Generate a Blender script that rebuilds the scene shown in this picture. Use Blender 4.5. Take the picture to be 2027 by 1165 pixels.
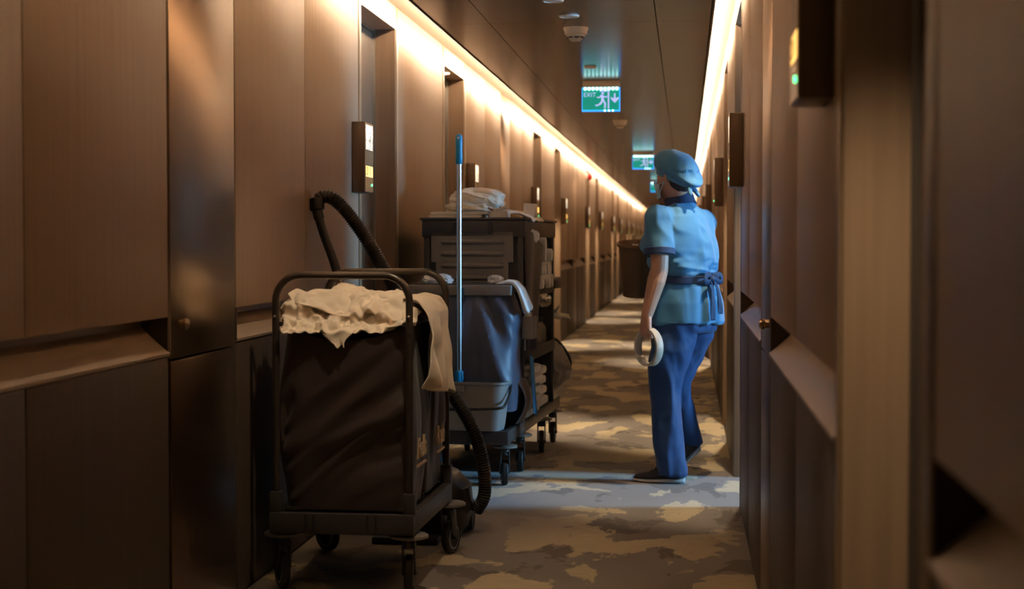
import bpy, bmesh, math, random
from mathutils import Vector, Matrix, noise
for o in list(bpy.data.objects): bpy.data.objects.remove(o)
S = bpy.context.scene; COL = S.collection
rnd = random.Random(7); V = Vector; PI = math.pi

# ---------------- camera, world, daylight, exposure ----------------
cd = bpy.data.cameras.new('camera'); cam = bpy.data.objects.new('camera', cd); COL.objects.link(cam)
cam.location = (0, 0, 1.17); cam.rotation_euler = (math.radians(90-1.817), 0, math.radians(6.124))
cd.sensor_width = 36; cd.lens = 36*3200/2027; cd.clip_start = .05; cd.clip_end = 200
cd.dof.use_dof = True; cd.dof.focus_distance = 6.4; cd.dof.aperture_fstop = 4.0
S.camera = cam
S.view_settings.view_transform = 'Standard'; S.view_settings.look = 'None'
S.view_settings.gamma = 1; S.view_settings.use_curve_mapping = False
S.view_settings.exposure = 0.70
W = bpy.data.worlds.new('world'); S.world = W; W.use_nodes = True
W.node_tree.nodes['Background'].inputs[0].default_value = (.35, .6, 1, 1)
W.node_tree.nodes['Background'].inputs[1].default_value = .15
LED_STRENGTH = 76.0
dl = bpy.data.lights.new('window_daylight', 'AREA'); dl.shape = 'RECTANGLE'; dl.size = .55; dl.size_y = 1.7
dl.energy = 430; dl.color = (.25, .60, 1.0)
dlo = bpy.data.objects.new('window_daylight', dl); COL.objects.link(dlo)
dlo.location = (4.75, 7.72, 1.75)
dlo.rotation_euler = (V((-1.6, 7.68, .5))-V(dlo.location)).to_track_quat('-Z', 'Z').to_euler()

# ---------------- helpers ----------------
def tag(o, label=None, cat=None, group=None, kind=None):
    for k, v in (('label', label), ('category', cat), ('group', group), ('kind', kind)):
        if v: o[k] = v
    return o
def empty(name, loc=(0, 0, 0), rz=0, **k):
    o = bpy.data.objects.new(name, None); COL.objects.link(o); o.location = loc; o.rotation_euler = (0, 0, rz)
    o.empty_display_size = .1
    return tag(o, **k)
def fbm(p, oct=4, lac=2.0, g=.5):
    s = 0; a = 1
    for i in range(oct): s += a*noise.noise(p); p = p*lac+V((3.1, 7.7, 1.3)); a *= g
    return s
def ridge(p, oct=3):
    s = 0; a = 1
    for i in range(oct): s += a*(1-(math.sqrt(noise.noise(p)**2+.006)-.05)*2.2); p = p*2.1+V((5.2, 1.7, 9.3)); a *= .5
    return s
class B:
    def __init__(s): s.bm = bmesh.new()
    def box(s, x0, x1, y0, y1, z0, z1, bev=0, M=None):
        r = bmesh.ops.create_cube(s.bm, size=1); vs = r['verts']
        for v in vs: v.co = V((x0+(v.co.x+.5)*(x1-x0), y0+(v.co.y+.5)*(y1-y0), z0+(v.co.z+.5)*(z1-z0)))
        if bev:
            es = list({e for v in vs for e in v.link_edges})
            r2 = bmesh.ops.bevel(s.bm, geom=es, offset=bev, segments=2, affect='EDGES', profile=.5)
            vs = list(set(r2['verts']) | {v for v in vs if v.is_valid})
        if M: bmesh.ops.transform(s.bm, matrix=M, verts=vs)
        return s
    def tube(s, pts, r, n=12, cap=True, closed=False, flat=1.0):
        pts = [V(p) for p in pts]; m = len(pts)
        rs = r if isinstance(r, (list, tuple)) else [r]*m
        rings = []; up = None
        for i, p in enumerate(pts):
            if closed: t = pts[(i+1) % m]-pts[i-1]
            else: t = pts[min(i+1, m-1)]-pts[max(i-1, 0)]
            t.normalize()
            if up is None:
                up = V((0, 0, 1)) if abs(t.z) < .9 else V((1, 0, 0))
            a = (up-t*up.dot(t)).normalized(); b = t.cross(a); up = a
            rings.append([s.bm.verts.new(p+(a*math.cos(2*PI*k/n)+b*math.sin(2*PI*k/n)*flat)*rs[i]) for k in range(n)])
        for i in range(m if closed else m-1):
            A, C = rings[i], rings[(i+1) % m]
            for k in range(n):
                s.bm.faces.new((A[k], A[(k+1) % n], C[(k+1) % n], C[k]))
        if cap and not closed:
            s.bm.faces.new(rings[0][::-1]); s.bm.faces.new(rings[-1])
        return s
    def caps(s, pts, rs, n=14):
        # rounded-end tapered tube for limbs
        pts = [V(p) for p in pts]; P = []; R = []
        t = (pts[1]-pts[0]).normalized()
        for a in (80, 55, 28): P.append(pts[0]-t*rs[0]*math.sin(math.radians(a))); R.append(rs[0]*math.cos(math.radians(a)))
        P += pts; R += list(rs)
        t = (pts[-1]-pts[-2]).normalized()
        for a in (28, 55, 80): P.append(pts[-1]+t*rs[-1]*math.sin(math.radians(a))); R.append(rs[-1]*math.cos(math.radians(a)))
        return s.tube(P, R, n)
    def lathe(s, prof, c=(0, 0, 0), n=24, M=None, cap=True):
        rings = []
        for r, z in prof:
            rings.append([s.bm.verts.new(V((r*math.cos(2*PI*k/n), r*math.sin(2*PI*k/n), z))) for k in range(n)])
        for A, C in zip(rings, rings[1:]):
            for k in range(n): s.bm.faces.new((A[k], A[(k+1) % n], C[(k+1) % n], C[k]))
        if cap: s.bm.faces.new(rings[0][::-1]); s.bm.faces.new(rings[-1])
        MM = Matrix.Translation(V(c)) @ (M if M else Matrix())
        bmesh.ops.transform(s.bm, matrix=MM, verts=[v for R in rings for v in R])
        return s
    def loft(s, rings, n=28):
        # rings: (centre, axis u, axis v, ru, rv, exponent)
        RR = []
        for c, u, w, ru, rv, e in rings:
            L = []
            for k in range(n):
                a = 2*PI*k/n; ca, sa = math.cos(a), math.sin(a)
                x = math.copysign(abs(ca)**(2/e), ca); y = math.copysign(abs(sa)**(2/e), sa)
                L.append(s.bm.verts.new(V(c)+V(u)*x*ru+V(w)*y*rv))
            RR.append(L)
        for A, C in zip(RR, RR[1:]):
            for k in range(n): s.bm.faces.new((A[k], A[(k+1) % n], C[(k+1) % n], C[k]))
        s.bm.faces.new(RR[0][::-1]); s.bm.faces.new(RR[-1])
        return s
    def prism(s, prof, y0, y1):
        # profile in x,z extruded along y
        A = [s.bm.verts.new((x, y0, z)) for x, z in prof]; C = [s.bm.verts.new((x, y1, z)) for x, z in prof]
        n = len(prof)
        for k in range(n): s.bm.faces.new((A[k], A[(k+1) % n], C[(k+1) % n], C[k]))
        s.bm.faces.new(A[::-1]); s.bm.faces.new(C)
        return s
    def grid(s, f, nu, nv, closed=False):
        G = [[s.bm.verts.new(V(f(i/(nu-1), j/(nv-1)))) for j in range(nv)] for i in range(nu)]
        for i in range(nu-1):
            for j in range(nv-1): s.bm.faces.new((G[i][j], G[i+1][j], G[i+1][j+1], G[i][j+1]))
        return s
    def disp(s, fn):
        s.bm.normal_update()
        d = [(v, fn(v.co.copy(), v.normal.copy())) for v in s.bm.verts]
        for v, q in d: v.co += q
        return s
    def build(s, name, mat, parent=None, smooth=True, **k):
        bmesh.ops.recalc_face_normals(s.bm, faces=s.bm.faces)
        me = bpy.data.meshes.new(name); s.bm.to_mesh(me); s.bm.free()
        me.materials.append(mat)
        o = bpy.data.objects.new(name, me); COL.objects.link(o); o.parent = parent
        if smooth:
            for p in me.polygons: p.use_smooth = True
            try: me.set_sharp_from_angle(angle=math.radians(38))
            except Exception: pass
        return tag(o, **k)
def mods(o, sol=0, sub=0, offset=-1):
    if sol:
        m = o.modifiers.new('s', 'SOLIDIFY'); m.thickness = sol; m.offset = offset
    if sub:
        m = o.modifiers.new('d', 'SUBSURF'); m.levels = sub; m.render_levels = sub
    return o
def remesh(o, vox, smooth=6, fold=None):
    m = o.modifiers.new('r', 'REMESH'); m.mode = 'VOXEL'; m.voxel_size = vox; m.use_smooth_shade = True
    if smooth:
        q = o.modifiers.new('q', 'SMOOTH'); q.iterations = smooth; q.factor = .5
    dg = bpy.context.evaluated_depsgraph_get()
    me = bpy.data.meshes.new_from_object(o.evaluated_get(dg)); o.modifiers.clear()
    old = o.data; mt = old.materials[0]; o.data = me; me.name = old.name
    me.materials.clear(); me.materials.append(mt)
    if fold:
        ns = [v.normal.copy() for v in me.vertices]
        for v, n_ in zip(me.vertices, ns): v.co += n_*fold(v.co.copy(), n_)
    for p in me.polygons: p.use_smooth = True
    return o
def text(name, s, size, M, mat, parent, ext=.0008):
    cu = bpy.data.curves.new(name, 'FONT'); cu.body = s; cu.size = size; cu.extrude = ext; cu.align_x = 'LEFT'
    t = bpy.data.objects.new(name+'_src', cu); COL.objects.link(t)
    me = bpy.data.meshes.new_from_object(t.evaluated_get(bpy.context.evaluated_depsgraph_get()))
    bpy.data.objects.remove(t); bpy.data.curves.remove(cu)
    me.transform(M)
    bm = bmesh.new(); bm.from_mesh(me); bpy.data.meshes.remove(me); bmesh.ops.remove_doubles(bm, verts=bm.verts, dist=1e-6)
    left = set(bm.faces)
    while left:                                    # one mesh for each character
        todo = [next(iter(left))]; isl = set(todo)
        while todo:
            for e in todo.pop().edges:
                for g in e.link_faces:
                    if g not in isl: isl.add(g); todo.append(g)
        left -= isl; b = bmesh.new(); vm = {}
        for fc in isl:
            for v in fc.verts:
                if v not in vm: vm[v] = b.verts.new(v.co)
            try: b.faces.new([vm[v] for v in fc.verts])
            except ValueError: pass
        q = bpy.data.meshes.new(name); b.to_mesh(q); b.free(); q.materials.append(mat)
        o = bpy.data.objects.new(name, q); COL.objects.link(o); o.parent = parent
    bm.free()
def copy_tree(o, loc, rz=None, **k):
    c = o.copy(); COL.objects.link(c); c.location = loc
    if rz is not None: c.rotation_euler = (0, 0, rz)
    for ch in list(o.children):
        q = ch.copy(); COL.objects.link(q); q.parent = c
        for g in list(ch.children):
            w = g.copy(); COL.objects.link(w); w.parent = q
    return tag(c, **k)

# ---------------- materials ----------------
def mat(name, col, rough=.5, metal=0, col2=None, scale=(8, 8, 8), bump=0, bscale=None, emit=None, es=0, spec=.5, coat=0, trans=0, sheen=0, detail=4, ani=0):
    m = bpy.data.materials.new(name); m.use_nodes = True; nt = m.node_tree; b = nt.nodes['Principled BSDF']
    b.inputs['Base Color'].default_value = (*col, 1); b.inputs['Roughness'].default_value = rough
    b.inputs['Metallic'].default_value = metal; b.inputs['Specular IOR Level'].default_value = spec
    b.inputs['Coat Weight'].default_value = coat; b.inputs['Transmission Weight'].default_value = trans
    b.inputs['Sheen Weight'].default_value = sheen
    if ani: b.inputs['Anisotropic'].default_value = ani
    if emit: b.inputs['Emission Color'].default_value = (*emit, 1); b.inputs['Emission Strength'].default_value = es
    def nz(sc):
        tc = nt.nodes.new('ShaderNodeTexCoord'); mp = nt.nodes.new('ShaderNodeMapping'); mp.inputs['Scale'].default_value = sc
        n = nt.nodes.new('ShaderNodeTexNoise'); n.inputs['Scale'].default_value = 1; n.inputs['Detail'].default_value = detail
        nt.links.new(tc.outputs['Object'], mp.inputs[0]); nt.links.new(mp.outputs[0], n.inputs['Vector']); return n
    if col2:
        n = nz(scale); r = nt.nodes.new('ShaderNodeValToRGB'); r.color_ramp.elements[0].position = .32; r.color_ramp.elements[1].position = .68
        r.color_ramp.elements[0].color = (*col, 1); r.color_ramp.elements[1].color = (*col2, 1)
        nt.links.new(n.outputs['Fac'], r.inputs[0]); nt.links.new(r.outputs[0], b.inputs['Base Color'])
    if bump:
        n = nz(bscale or scale); bp = nt.nodes.new('ShaderNodeBump'); bp.inputs['Strength'].default_value = bump; bp.inputs['Distance'].default_value = .01
        nt.links.new(n.outputs['Fac'], bp.inputs['Height']); nt.links.new(bp.outputs[0], b.inputs['Normal'])
    return m
M = {}
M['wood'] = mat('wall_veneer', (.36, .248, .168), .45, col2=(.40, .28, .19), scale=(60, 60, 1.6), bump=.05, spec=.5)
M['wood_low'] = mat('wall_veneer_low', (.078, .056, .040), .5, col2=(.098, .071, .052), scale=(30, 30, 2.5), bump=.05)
M['niche'] = mat('niche_ledge', (.40, .30, .215), .4, col2=(.45, .34, .25), scale=(50, 2, 50))
M['groove'] = mat('backing', (.03, .02, .014), .7)
M['trim'] = mat('jamb_trim', (.25, .16, .09), .35, col2=(.30, .195, .11), scale=(60, 60, 2))
M['jamb'] = mat('jamb_lining', (.20, .125, .075), .45, col2=(.24, .15, .09), scale=(60, 60, 2))
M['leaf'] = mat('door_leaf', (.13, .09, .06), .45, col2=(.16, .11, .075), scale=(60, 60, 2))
M['frame'] = mat('door_frame_metal', (.45, .43, .40), .3, 1)
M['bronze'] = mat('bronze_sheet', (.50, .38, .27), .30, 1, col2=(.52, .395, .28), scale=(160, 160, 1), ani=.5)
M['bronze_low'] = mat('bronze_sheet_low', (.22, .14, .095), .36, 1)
M['ceil'] = mat('ceiling_veneer', (.072, .047, .033), .20, col2=(.09, .06, .042), scale=(3, 40, 40), spec=.22)
M['soffit'] = mat('cove_soffit', (.27, .235, .18), .7)
M['led'] = mat('led_tape', (1, .9, .7), .5, emit=(1, .76, .53), es=LED_STRENGTH)
M['down'] = mat('downlight_lens', (1, .9, .7), .5, emit=(1, .7, .38), es=14)
M['white_plastic'] = mat('white_plastic', (.72, .68, .62), .4)
M['dark_hole'] = mat('dark_hole', (.02, .02, .02), .6)
M['red_plastic'] = mat('red_plastic', (.6, .03, .02), .35)
M['signbox'] = mat('sign_housing', (.16, .10, .06), .38, .3)
M['sign_gold'] = mat('sign_gold_edge', (.55, .36, .16), .3, .8)
M['sign_white'] = mat('sign_lit_white', (1, .95, .8), .4, emit=(1, .84, .6), es=1.0)
M['sign_amber'] = mat('sign_lit_amber', (1, .7, .3), .4, emit=(1, .55, .13), es=1.5)
M['sign_brown'] = mat('sign_brown', (.25, .15, .08), .4)
M['sign_black'] = mat('sign_black', (.015, .012, .01), .5)
M['green_led'] = mat('green_led', (.1, .9, .3), .4, emit=(.1, 1, .35), es=2.5)
M['plast'] = mat('charcoal_plastic', (.042, .038, .036), .42, col2=(.05, .045, .042), scale=(90, 90, 90), bump=.03)
M['plast_grey'] = mat('grey_plastic', (.215, .19, .16), .45, bump=.02, bscale=(150, 150, 150))
M['tube'] = mat('bronze_tube', (.085, .07, .058), .33, .6)
M['bag'] = mat('brown_bag_fabric', (.033, .021, .017), .5, col2=(.041, .027, .022), scale=(200, 200, 200), bump=.06, sheen=.15)
M['bag_text'] = mat('bag_print', (.6, .45, .3), .6)
M['bag_navy'] = mat('grey_bag_vinyl', (.075, .09, .135), .46, col2=(.085, .10, .15), scale=(10, 10, 10), bump=.05)
M['cloth'] = mat('white_linen', (.80, .70, .56), .85, col2=(.85, .75, .61), scale=(40, 40, 40), bump=.12, bscale=(260, 260, 260), sheen=.3)
M['cloth_b'] = mat('white_towel', (.78, .74, .70), .9, bump=.25, bscale=(320, 320, 320), sheen=.4)
M['rubber'] = mat('rubber', (.018, .017, .016), .6)
M['wheel_ring'] = mat('wheel_ring', (.22, .24, .26), .35)
M['bumper'] = mat('bumper_disc', (.19, .17, .15), .4)
M['steel'] = mat('steel', (.6, .6, .6), .25, 1)
M['chrome'] = mat('chrome_tube', (.75, .72, .68), .12, 1)
M['alu'] = mat('aluminium', (.72, .74, .78), .3, 1)
M['daylit_ring'] = mat('wheel_ring_daylit', (.42, .5, .56), .35)  # paler, bluer copy of wheel_ring with the daylight put into its colour
M['blue_plastic'] = mat('blue_plastic', (.012, .27, .52), .35)
M['blue_cloth'] = mat('blue_cloth', (.06, .22, .42), .8, bump=.1, bscale=(200, 200, 200))
M['hose'] = mat('vacuum_hose', (.012, .009, .008), .42)
M['orange'] = mat('orange_plastic', (.65, .12, .02), .4)
M['bucket'] = mat('bucket_plastic', (.27, .25, .23), .4)
M['grey_sack'] = mat('grey_sack', (.24, .215, .20), .45, col2=(.27, .245, .23), scale=(12, 12, 12))
M['bottle'] = mat('clear_bottle', (.75, .68, .58), .08, trans=.7)
M['card'] = mat('white_card', (.7, .64, .56), .6)
M['brown_box'] = mat('brown_box', (.28, .13, .045), .5)
M['skin'] = mat('skin', (.52, .27, .17), .48, col2=(.58, .31, .2), scale=(18, 18, 18), bump=.04, bscale=(140, 140, 140))
M['uniform'] = mat('pale_blue_uniform', (.050, .205, .385), .75, col2=(.056, .22, .41), scale=(30, 30, 30), bump=.06, bscale=(300, 300, 300), sheen=.2)
M['navy'] = mat('navy_trim', (.012, .032, .095), .7, bump=.05, bscale=(200, 200, 200))
M['trouser'] = mat('navy_trousers', (.004, .040, .145), .7, col2=(.006, .048, .165), scale=(25, 25, 25), bump=.05, bscale=(220, 220, 220), sheen=.15)
M['hair'] = mat('dark_hair', (.03, .016, .012), .5, bump=.3, bscale=(60, 60, 200))
M['mask'] = mat('face_mask', (.35, .55, .66), .7)
M['shoe'] = mat('black_shoe', (.02, .018, .02), .6)
M['sole'] = mat('white_sole', (.6, .56, .52), .55)
M['ring'] = mat('cream_ring', (.5, .42, .33), .5)
M['bin'] = mat('bronze_bin', (.20, .12, .062), .35, .35)
M['exit_green'] = mat('exit_green', (.02, .3, .18), .3, emit=(.0, .28, .20), es=.55)
M['exit_white'] = mat('exit_white', (.6, .6, .9), .3, emit=(.42, .46, .95), es=.62)
M['exit_led'] = mat('exit_led', (.8, 1, 1), .3, emit=(.45, .95, 1), es=3.8)
M['exit_blue'] = mat('exit_edge', (.05, .3, .7), .3, emit=(.02, .25, .9), es=1.3)
M['room_wall'] = mat('guest_room_plaster', (.16, .14, .12), .8)
M['eye_white'] = mat('eye_white', (.7, .66, .62), .25)
M['eye'] = mat('eye', (.05, .03, .02), .2)
M['window_frame'] = mat('window_frame', (.5, .5, .5), .5)
m = M['glass'] = mat('glass', (1, 1, 1), .02, trans=1)

# carpet: soft brown ground with darker and gold cloud patches, ribbed along its width
def carpet():
    m = bpy.data.materials.new('carpet'); m.use_nodes = True; nt = m.node_tree; b = nt.nodes['Principled BSDF']; L = nt.links.new
    b.inputs['Roughness'].default_value = .95; b.inputs['Specular IOR Level'].default_value = .1; b.inputs['Sheen Weight'].default_value = .15
    tc = nt.nodes.new('ShaderNodeTexCoord')
    def N(sc, det, rough=.5, dist=0):
        mp = nt.nodes.new('ShaderNodeMapping'); mp.inputs['Scale'].default_value = sc; L(tc.outputs['Object'], mp.inputs[0])
        n = nt.nodes.new('ShaderNodeTexNoise'); n.inputs['Scale'].default_value = 1; n.inputs['Detail'].default_value = det
        n.inputs['Roughness'].default_value = rough; n.inputs['Distortion'].default_value = dist
        L(mp.outputs[0], n.inputs['Vector']); return n
    def ramp(src, a, bb, c0=(0, 0, 0), c1=(1, 1, 1)):
        r = nt.nodes.new('ShaderNodeValToRGB'); e = r.color_ramp.elements; e[0].position = a; e[1].position = bb
        e[0].color = (*c0, 1); e[1].color = (*c1, 1); L(src, r.inputs[0]); return r
    def mix(f, a, c):
        x = nt.nodes.new('ShaderNodeMix'); x.data_type = 'RGBA'; L(f, x.inputs[0])
        for s, i in ((a, 6), (c, 7)):
            if isinstance(s, tuple): x.inputs[i].default_value = (*s, 1)
            else: L(s, x.inputs[i])
        return x.outputs[2]
    base = ramp(N((2.2, 1.3, 1), 3).outputs[0], .3, .7, (.222, .190, .168), (.285, .248, .222)).outputs[0]
    rib = ramp(N((6, 220, 1), 2).outputs[0], .3, .7).outputs[0]
    base = mix(ramp(N((3.4, 2.0, 1), 5, .6, .6).outputs[0], .57, .585).outputs[0], base, (.155, .128, .110))
    gm = ramp(N((2.6, 1.5, 3.3), 6, .58, .4).outputs[0], .525, .54).outputs[0]
    big = ramp(N((.55, .33, 5.1), 1).outputs[0], .34, .46).outputs[0]
    mb = nt.nodes.new('ShaderNodeMath'); mb.operation = 'MULTIPLY'; L(gm, mb.inputs[0]); L(big, mb.inputs[1])
    ma = nt.nodes.new('ShaderNodeMath'); ma.operation = 'MULTIPLY'; L(mb.outputs[0], ma.inputs[0])
    rr = ramp(N((9, 160, 1), 2).outputs[0], .25, .6, (.5, .5, .5)).outputs[0]; L(rr, ma.inputs[1])
    c = mix(ma.outputs[0], base, (.60, .49, .31))
    L(c, b.inputs['Base Color'])
    bp = nt.nodes.new('ShaderNodeBump'); bp.inputs['Strength'].default_value = .25; bp.inputs['Distance'].default_value = .004
    L(rib, bp.inputs['Height']); L(bp.outputs[0], b.inputs['Normal'])
    return m
M['carpet'] = carpet()

# ---------------- structure ----------------
XL, XR, Y0, Y1 = -1.47, .243, -2.5, 54.6
H = 2.37; HC = 2.315; HEAD = 2.255; RAIL = .958; LIP = .852; CEL, CER = -1.288, .121
fl = B().box(XL-.2, XR+.2, Y0, Y1+.2, -.1, 0).build('floor', M['carpet'], None, False, kind='structure')
ceil = B().box(CEL+.012, CER-.012, Y0, Y1, HC+.012, HC+.03).build('ceiling', M['groove'], None, False, kind='structure')
ys = [Y0]+[8.43+3.02*k for k in range(-3, 16) if Y0 < 8.43+3.02*k < Y1]+[Y1]
for a, b_ in zip(ys, ys[1:]):
    for x0, x1 in ((CEL, -1.023), (-1.019, -.155), (-.150, CER)):
        B().box(x0, x1, a+.002, b_-.002, HC, HC+.016).build('ceiling_panel', M['ceil'], ceil, False)
for nm, x0, x1 in (('soffit_left', XL-.02, CEL+.03), ('soffit_right', CER-.03, XR+.02)):
    so = B().box(x0, x1, Y0, Y1, H+.006, H+.04).build('trim_'+nm, M['soffit'], None, False, kind='structure')
    for a, b_ in zip(ys, ys[1:]):
        B().box(x0, x1, a+.001, b_-.001, H, H+.007).build('soffit_board', M['soffit'], so, False)
for side, x0 in (('left', CEL), ('right', CER)):
    s = -1 if side == 'left' else 1
    t = B().box(min(x0, x0+s*.006), max(x0, x0+s*.006), Y0, Y1, HC-.001, HC+.022).build('trim_cove_lip_'+side, M['groove'], None, False, kind='structure')
    B().box(min(x0, x0+s*.017), max(x0, x0+s*.017), Y0, Y1, HC-.001, HC+.0022).build('ledge', M['groove'], t, False)
    k = 2.9
    while k < Y1-.1:
        e = min(k+4.19, Y1)
        B().box(min(x0+s*.006, x0+s*.014), max(x0+s*.006, x0+s*.014), k+.01, e-.01, HC+.003, HC+.021).build('led_tape', M['led'], t, False, label='warm lit LED tape')
        k = e
bw = B().box(XL-.2, XR+.2, Y1, Y1+.1, 0, H+.04).build('wall_back', M['wood'], None, False, kind='structure')
fw = B().box(XL-.2, XR+.2, Y0-.1, Y0, 0, H+.04).build('wall_front', M['wood'], None, False, kind='structure')

def wall(side, xw, segs, openings):
    s = -1 if side == 'left' else 1          # s points out of the corridor
    def bx(bld, d0, d1, y0, y1, z0, z1, bev=0):   # d = depth measured out of the corridor
        a, b_ = xw+s*d0, xw+s*d1
        return bld.box(min(a, b_), max(a, b_), y0, y1, z0, z1, bev)
    bk = B(); edges = [Y0]
    for a, b_ in openings: edges += [a, b_]
    edges.append(Y1)
    for a, b_ in zip(edges[::2], edges[1::2]): bx(bk, .135, .175, a, b_, 0, H+.03)
    for a, b_ in openings: bx(bk, .135, .175, a, b_, HEAD, H+.03)
    w = bk.build('wall_'+side, M['groove'], None, False, kind='structure')
    runs = []; cur = None
    for kind, a, b_ in segs:
        if kind == 'panel':
            if cur and abs(cur[1]-a) < .03: cur[1] = b_
            else:
                cur = [a, b_]; runs.append(cur)
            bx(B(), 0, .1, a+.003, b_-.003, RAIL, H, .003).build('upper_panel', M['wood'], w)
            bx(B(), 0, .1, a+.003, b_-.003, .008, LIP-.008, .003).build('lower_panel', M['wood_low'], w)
        elif kind == 'pilaster':
            cur = None
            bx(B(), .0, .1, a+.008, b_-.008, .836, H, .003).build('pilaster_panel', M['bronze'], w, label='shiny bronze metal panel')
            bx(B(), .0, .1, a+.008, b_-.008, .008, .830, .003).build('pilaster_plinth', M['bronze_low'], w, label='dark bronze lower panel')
            kb = B().lathe([(.012, 0), (.012, .012), (.016, .014), (.017, .022), (.013, .028), (.004, .030)], n=16, M=Matrix.Rotation(PI/2*(-s), 4, 'Y'))
            bmesh.ops.translate(kb.bm, verts=kb.bm.verts, vec=V((xw, a+.09, .935)))
            kb.build('lock_knob', M['bronze'], w)
        elif kind == 'trim':
            cur = None
            bx(B(), -.002, .13, a+.003, b_-.003, .0, H, .002).build('jamb_trim', M['trim'], w)
    for a, b_ in runs:
        p = [(0, LIP-.006), (-.004, LIP-.004), (-.005, LIP+.004), (.078, LIP+.078), (.078, RAIL-.002), (.1, RAIL-.002), (.1, LIP-.006)]
        B().prism([(xw+s*x, z) for x, z in p], a+.003, b_-.003).build('handrail_niche', M['niche'], w, False, label='sloping recessed handrail ledge')
        for y in (a+.003, b_-.009): bx(B(), .0, .1, y, y+.006, LIP-.003, RAIL).build('niche_end_cap', M['wood_low'], w, False)
    return w
DN = [0]
SP = []
def door(side, xw, a, b_, lit=True, leaf=True):
    s = -1 if side == 'left' else 1; DN[0] += 1
    def bx(bld, d0, d1, y0, y1, z0, z1, bev=0):
        p, q = xw+s*d0, xw+s*d1
        return bld.box(min(p, q), max(p, q), y0, y1, z0, z1, bev)
    d = bx(B(), .0, .134, a-.06, b_+.06, HEAD, H, .001).build('door_%d' % DN[0], M['wood'], None, False, kind='structure')
    for y in (a-.012, b_): bx(B(), .003, .134, y, y+.012, 0, HEAD).build('jamb', M['jamb'], d, False)
    if leaf:
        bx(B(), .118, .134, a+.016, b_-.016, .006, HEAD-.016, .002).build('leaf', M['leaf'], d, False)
        bx(B(), .105, .133, b_-.014, b_, 0, HEAD).build('frame', M['frame'], d, False)
        bx(B(), .105, .133, a, a+.014, 0, HEAD).build('frame', M['frame'], d, False)
        bx(B(), .105, .133, a+.014, b_-.014, HEAD-.014, HEAD).build('frame', M['frame'], d, False)
        hx = xw+s*.075
        B().tube([(xw+s*.118, a+.09, 1.0), (hx, a+.09, 1.0), (hx, a+.10, 1.0), (hx, a+.22, 1.0)], .009, 8).build('handle', M['frame'], d)
    if lit:
        q = xw+s*.062
        B().lathe([(.026, -.003), (.030, 0), (.030, .002)], c=(q, (a+b_)/2, HEAD-.003), n=16).build('downlight', M['down'], d, False, label='small lit recessed downlight')
        SP.append((q, (a+b_)/2, HEAD-.02))
    return d
P = 8.35
Lsegs = [('panel', Y0, -.9), ('panel', -.9, 1.40), ('trim', 1.41, 1.47)]; Rsegs = [('panel', Y0, -.6), ('panel', -.6, 1.62), ('trim', 1.62, 1.668)]
Ld = [(1.48, 2.34, 1)]; Rd = [(1.68, 2.58, 1)]
Lp = []; Rp = []
Lsegs += [('trim', 2.352, 2.40), ('panel', 2.40, 3.48), ('panel', 3.48, 4.49)]
Rsegs += [('trim', 2.592, 2.64), ('panel', 2.64, 3.60), ('panel', 3.60, 4.67), ('pilaster', 4.672, 5.24), ('panel', 5.25, 6.22), ('panel', 6.22, 7.15),
          ('trim', 7.15, 7.208), ('trim', 8.152, 8.20), ('panel', 8.20, 9.50), ('trim', 9.50, 9.548), ('trim', 10.452, 10.5), ('panel', 10.5, 11.6), ('panel', 11.6, 12.76)]
Rd += [(9.56, 10.44, 1)]; Rp = [4.68]
k = 0
while 4.5+P*k+P < Y1+.1:
    o = 4.5+P*k
    Lsegs += [('pilaster', o, o+.685), ('panel', o+.69, o+1.671), ('panel', o+1.671, o+2.705), ('trim', o+2.708, o+2.768), ('trim', o+3.657, o+3.715),
              ('panel', o+3.72, o+5.25), ('trim', o+5.258, o+5.318), ('trim', o+6.205, o+6.29), ('panel', o+6.295, o+7.34), ('panel', o+7.34, o+P-.005)]
    Ld += [(o+2.78, o+3.645, 1 if k > 1 else 0), (o+5.33, o+6.193, 1)]
    Lp.append(o)
    if k >= 1:
        o -= .08
        Rsegs += [('pilaster', o, o+.685), ('panel', o+.69, o+1.671), ('panel', o+1.671, o+2.705), ('trim', o+2.708, o+2.768), ('trim', o+3.657, o+3.715),
                  ('panel', o+3.72, o+5.25), ('trim', o+5.258, o+5.318), ('trim', o+6.205, o+6.29), ('panel', o+6.295, o+7.34), ('panel', o+7.34, o+P-.005)]
        Rd += [(o+2.78, o+3.645, 1), (o+5.33, o+6.193, 1)]
    k += 1
wl = wall('left', XL, Lsegs, [])
wr = wall('right', XR, Rsegs, [(7.22, 8.137)])
for a, b_, l in Ld: door('left', XL, a, b_, l)
for a, b_, l in Rd[:1]: door('right', XR, a, b_, l)
door('right', XR, 7.22, 8.137, 1, leaf=False)
for a, b_, l in Rd[1:]: door('right', XR, a, b_, l)
for i, p in enumerate(SP):
    ld = bpy.data.lights.new('recess_downlight', 'SPOT'); ld.energy = 66 if p[1] < 5 else (62 if p[1] < 8.5 else (105 if p[1] < 12 else 165)); ld.color = (1, .80, .54); ld.spot_size = math.radians(60); ld.spot_blend = .5; ld.shadow_soft_size = .02
    lo = bpy.data.objects.new('recess_downlight', ld); COL.objects.link(lo); lo.location = p
t = empty('added_downlight', (-.70, 4.75, HC), label='added round downlight in the ceiling that brightens the linen trolley', cat='light')  # extra downlight added out of view to brighten the linen heap
B().lathe([(.055, 0), (.055, -.004), (.046, -.007), (.042, -.003)], n=24).build('rim', M['white_plastic'], t)
B().lathe([(.043, -.003), (.01, -.0045)], n=24).build('lens', M['down'], t)
ld = bpy.data.lights.new('added_downlight', 'SPOT'); ld.energy = 24; ld.color = (1, .80, .56); ld.spot_size = math.radians(62); ld.spot_blend = .9; ld.shadow_soft_size = .05
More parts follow.
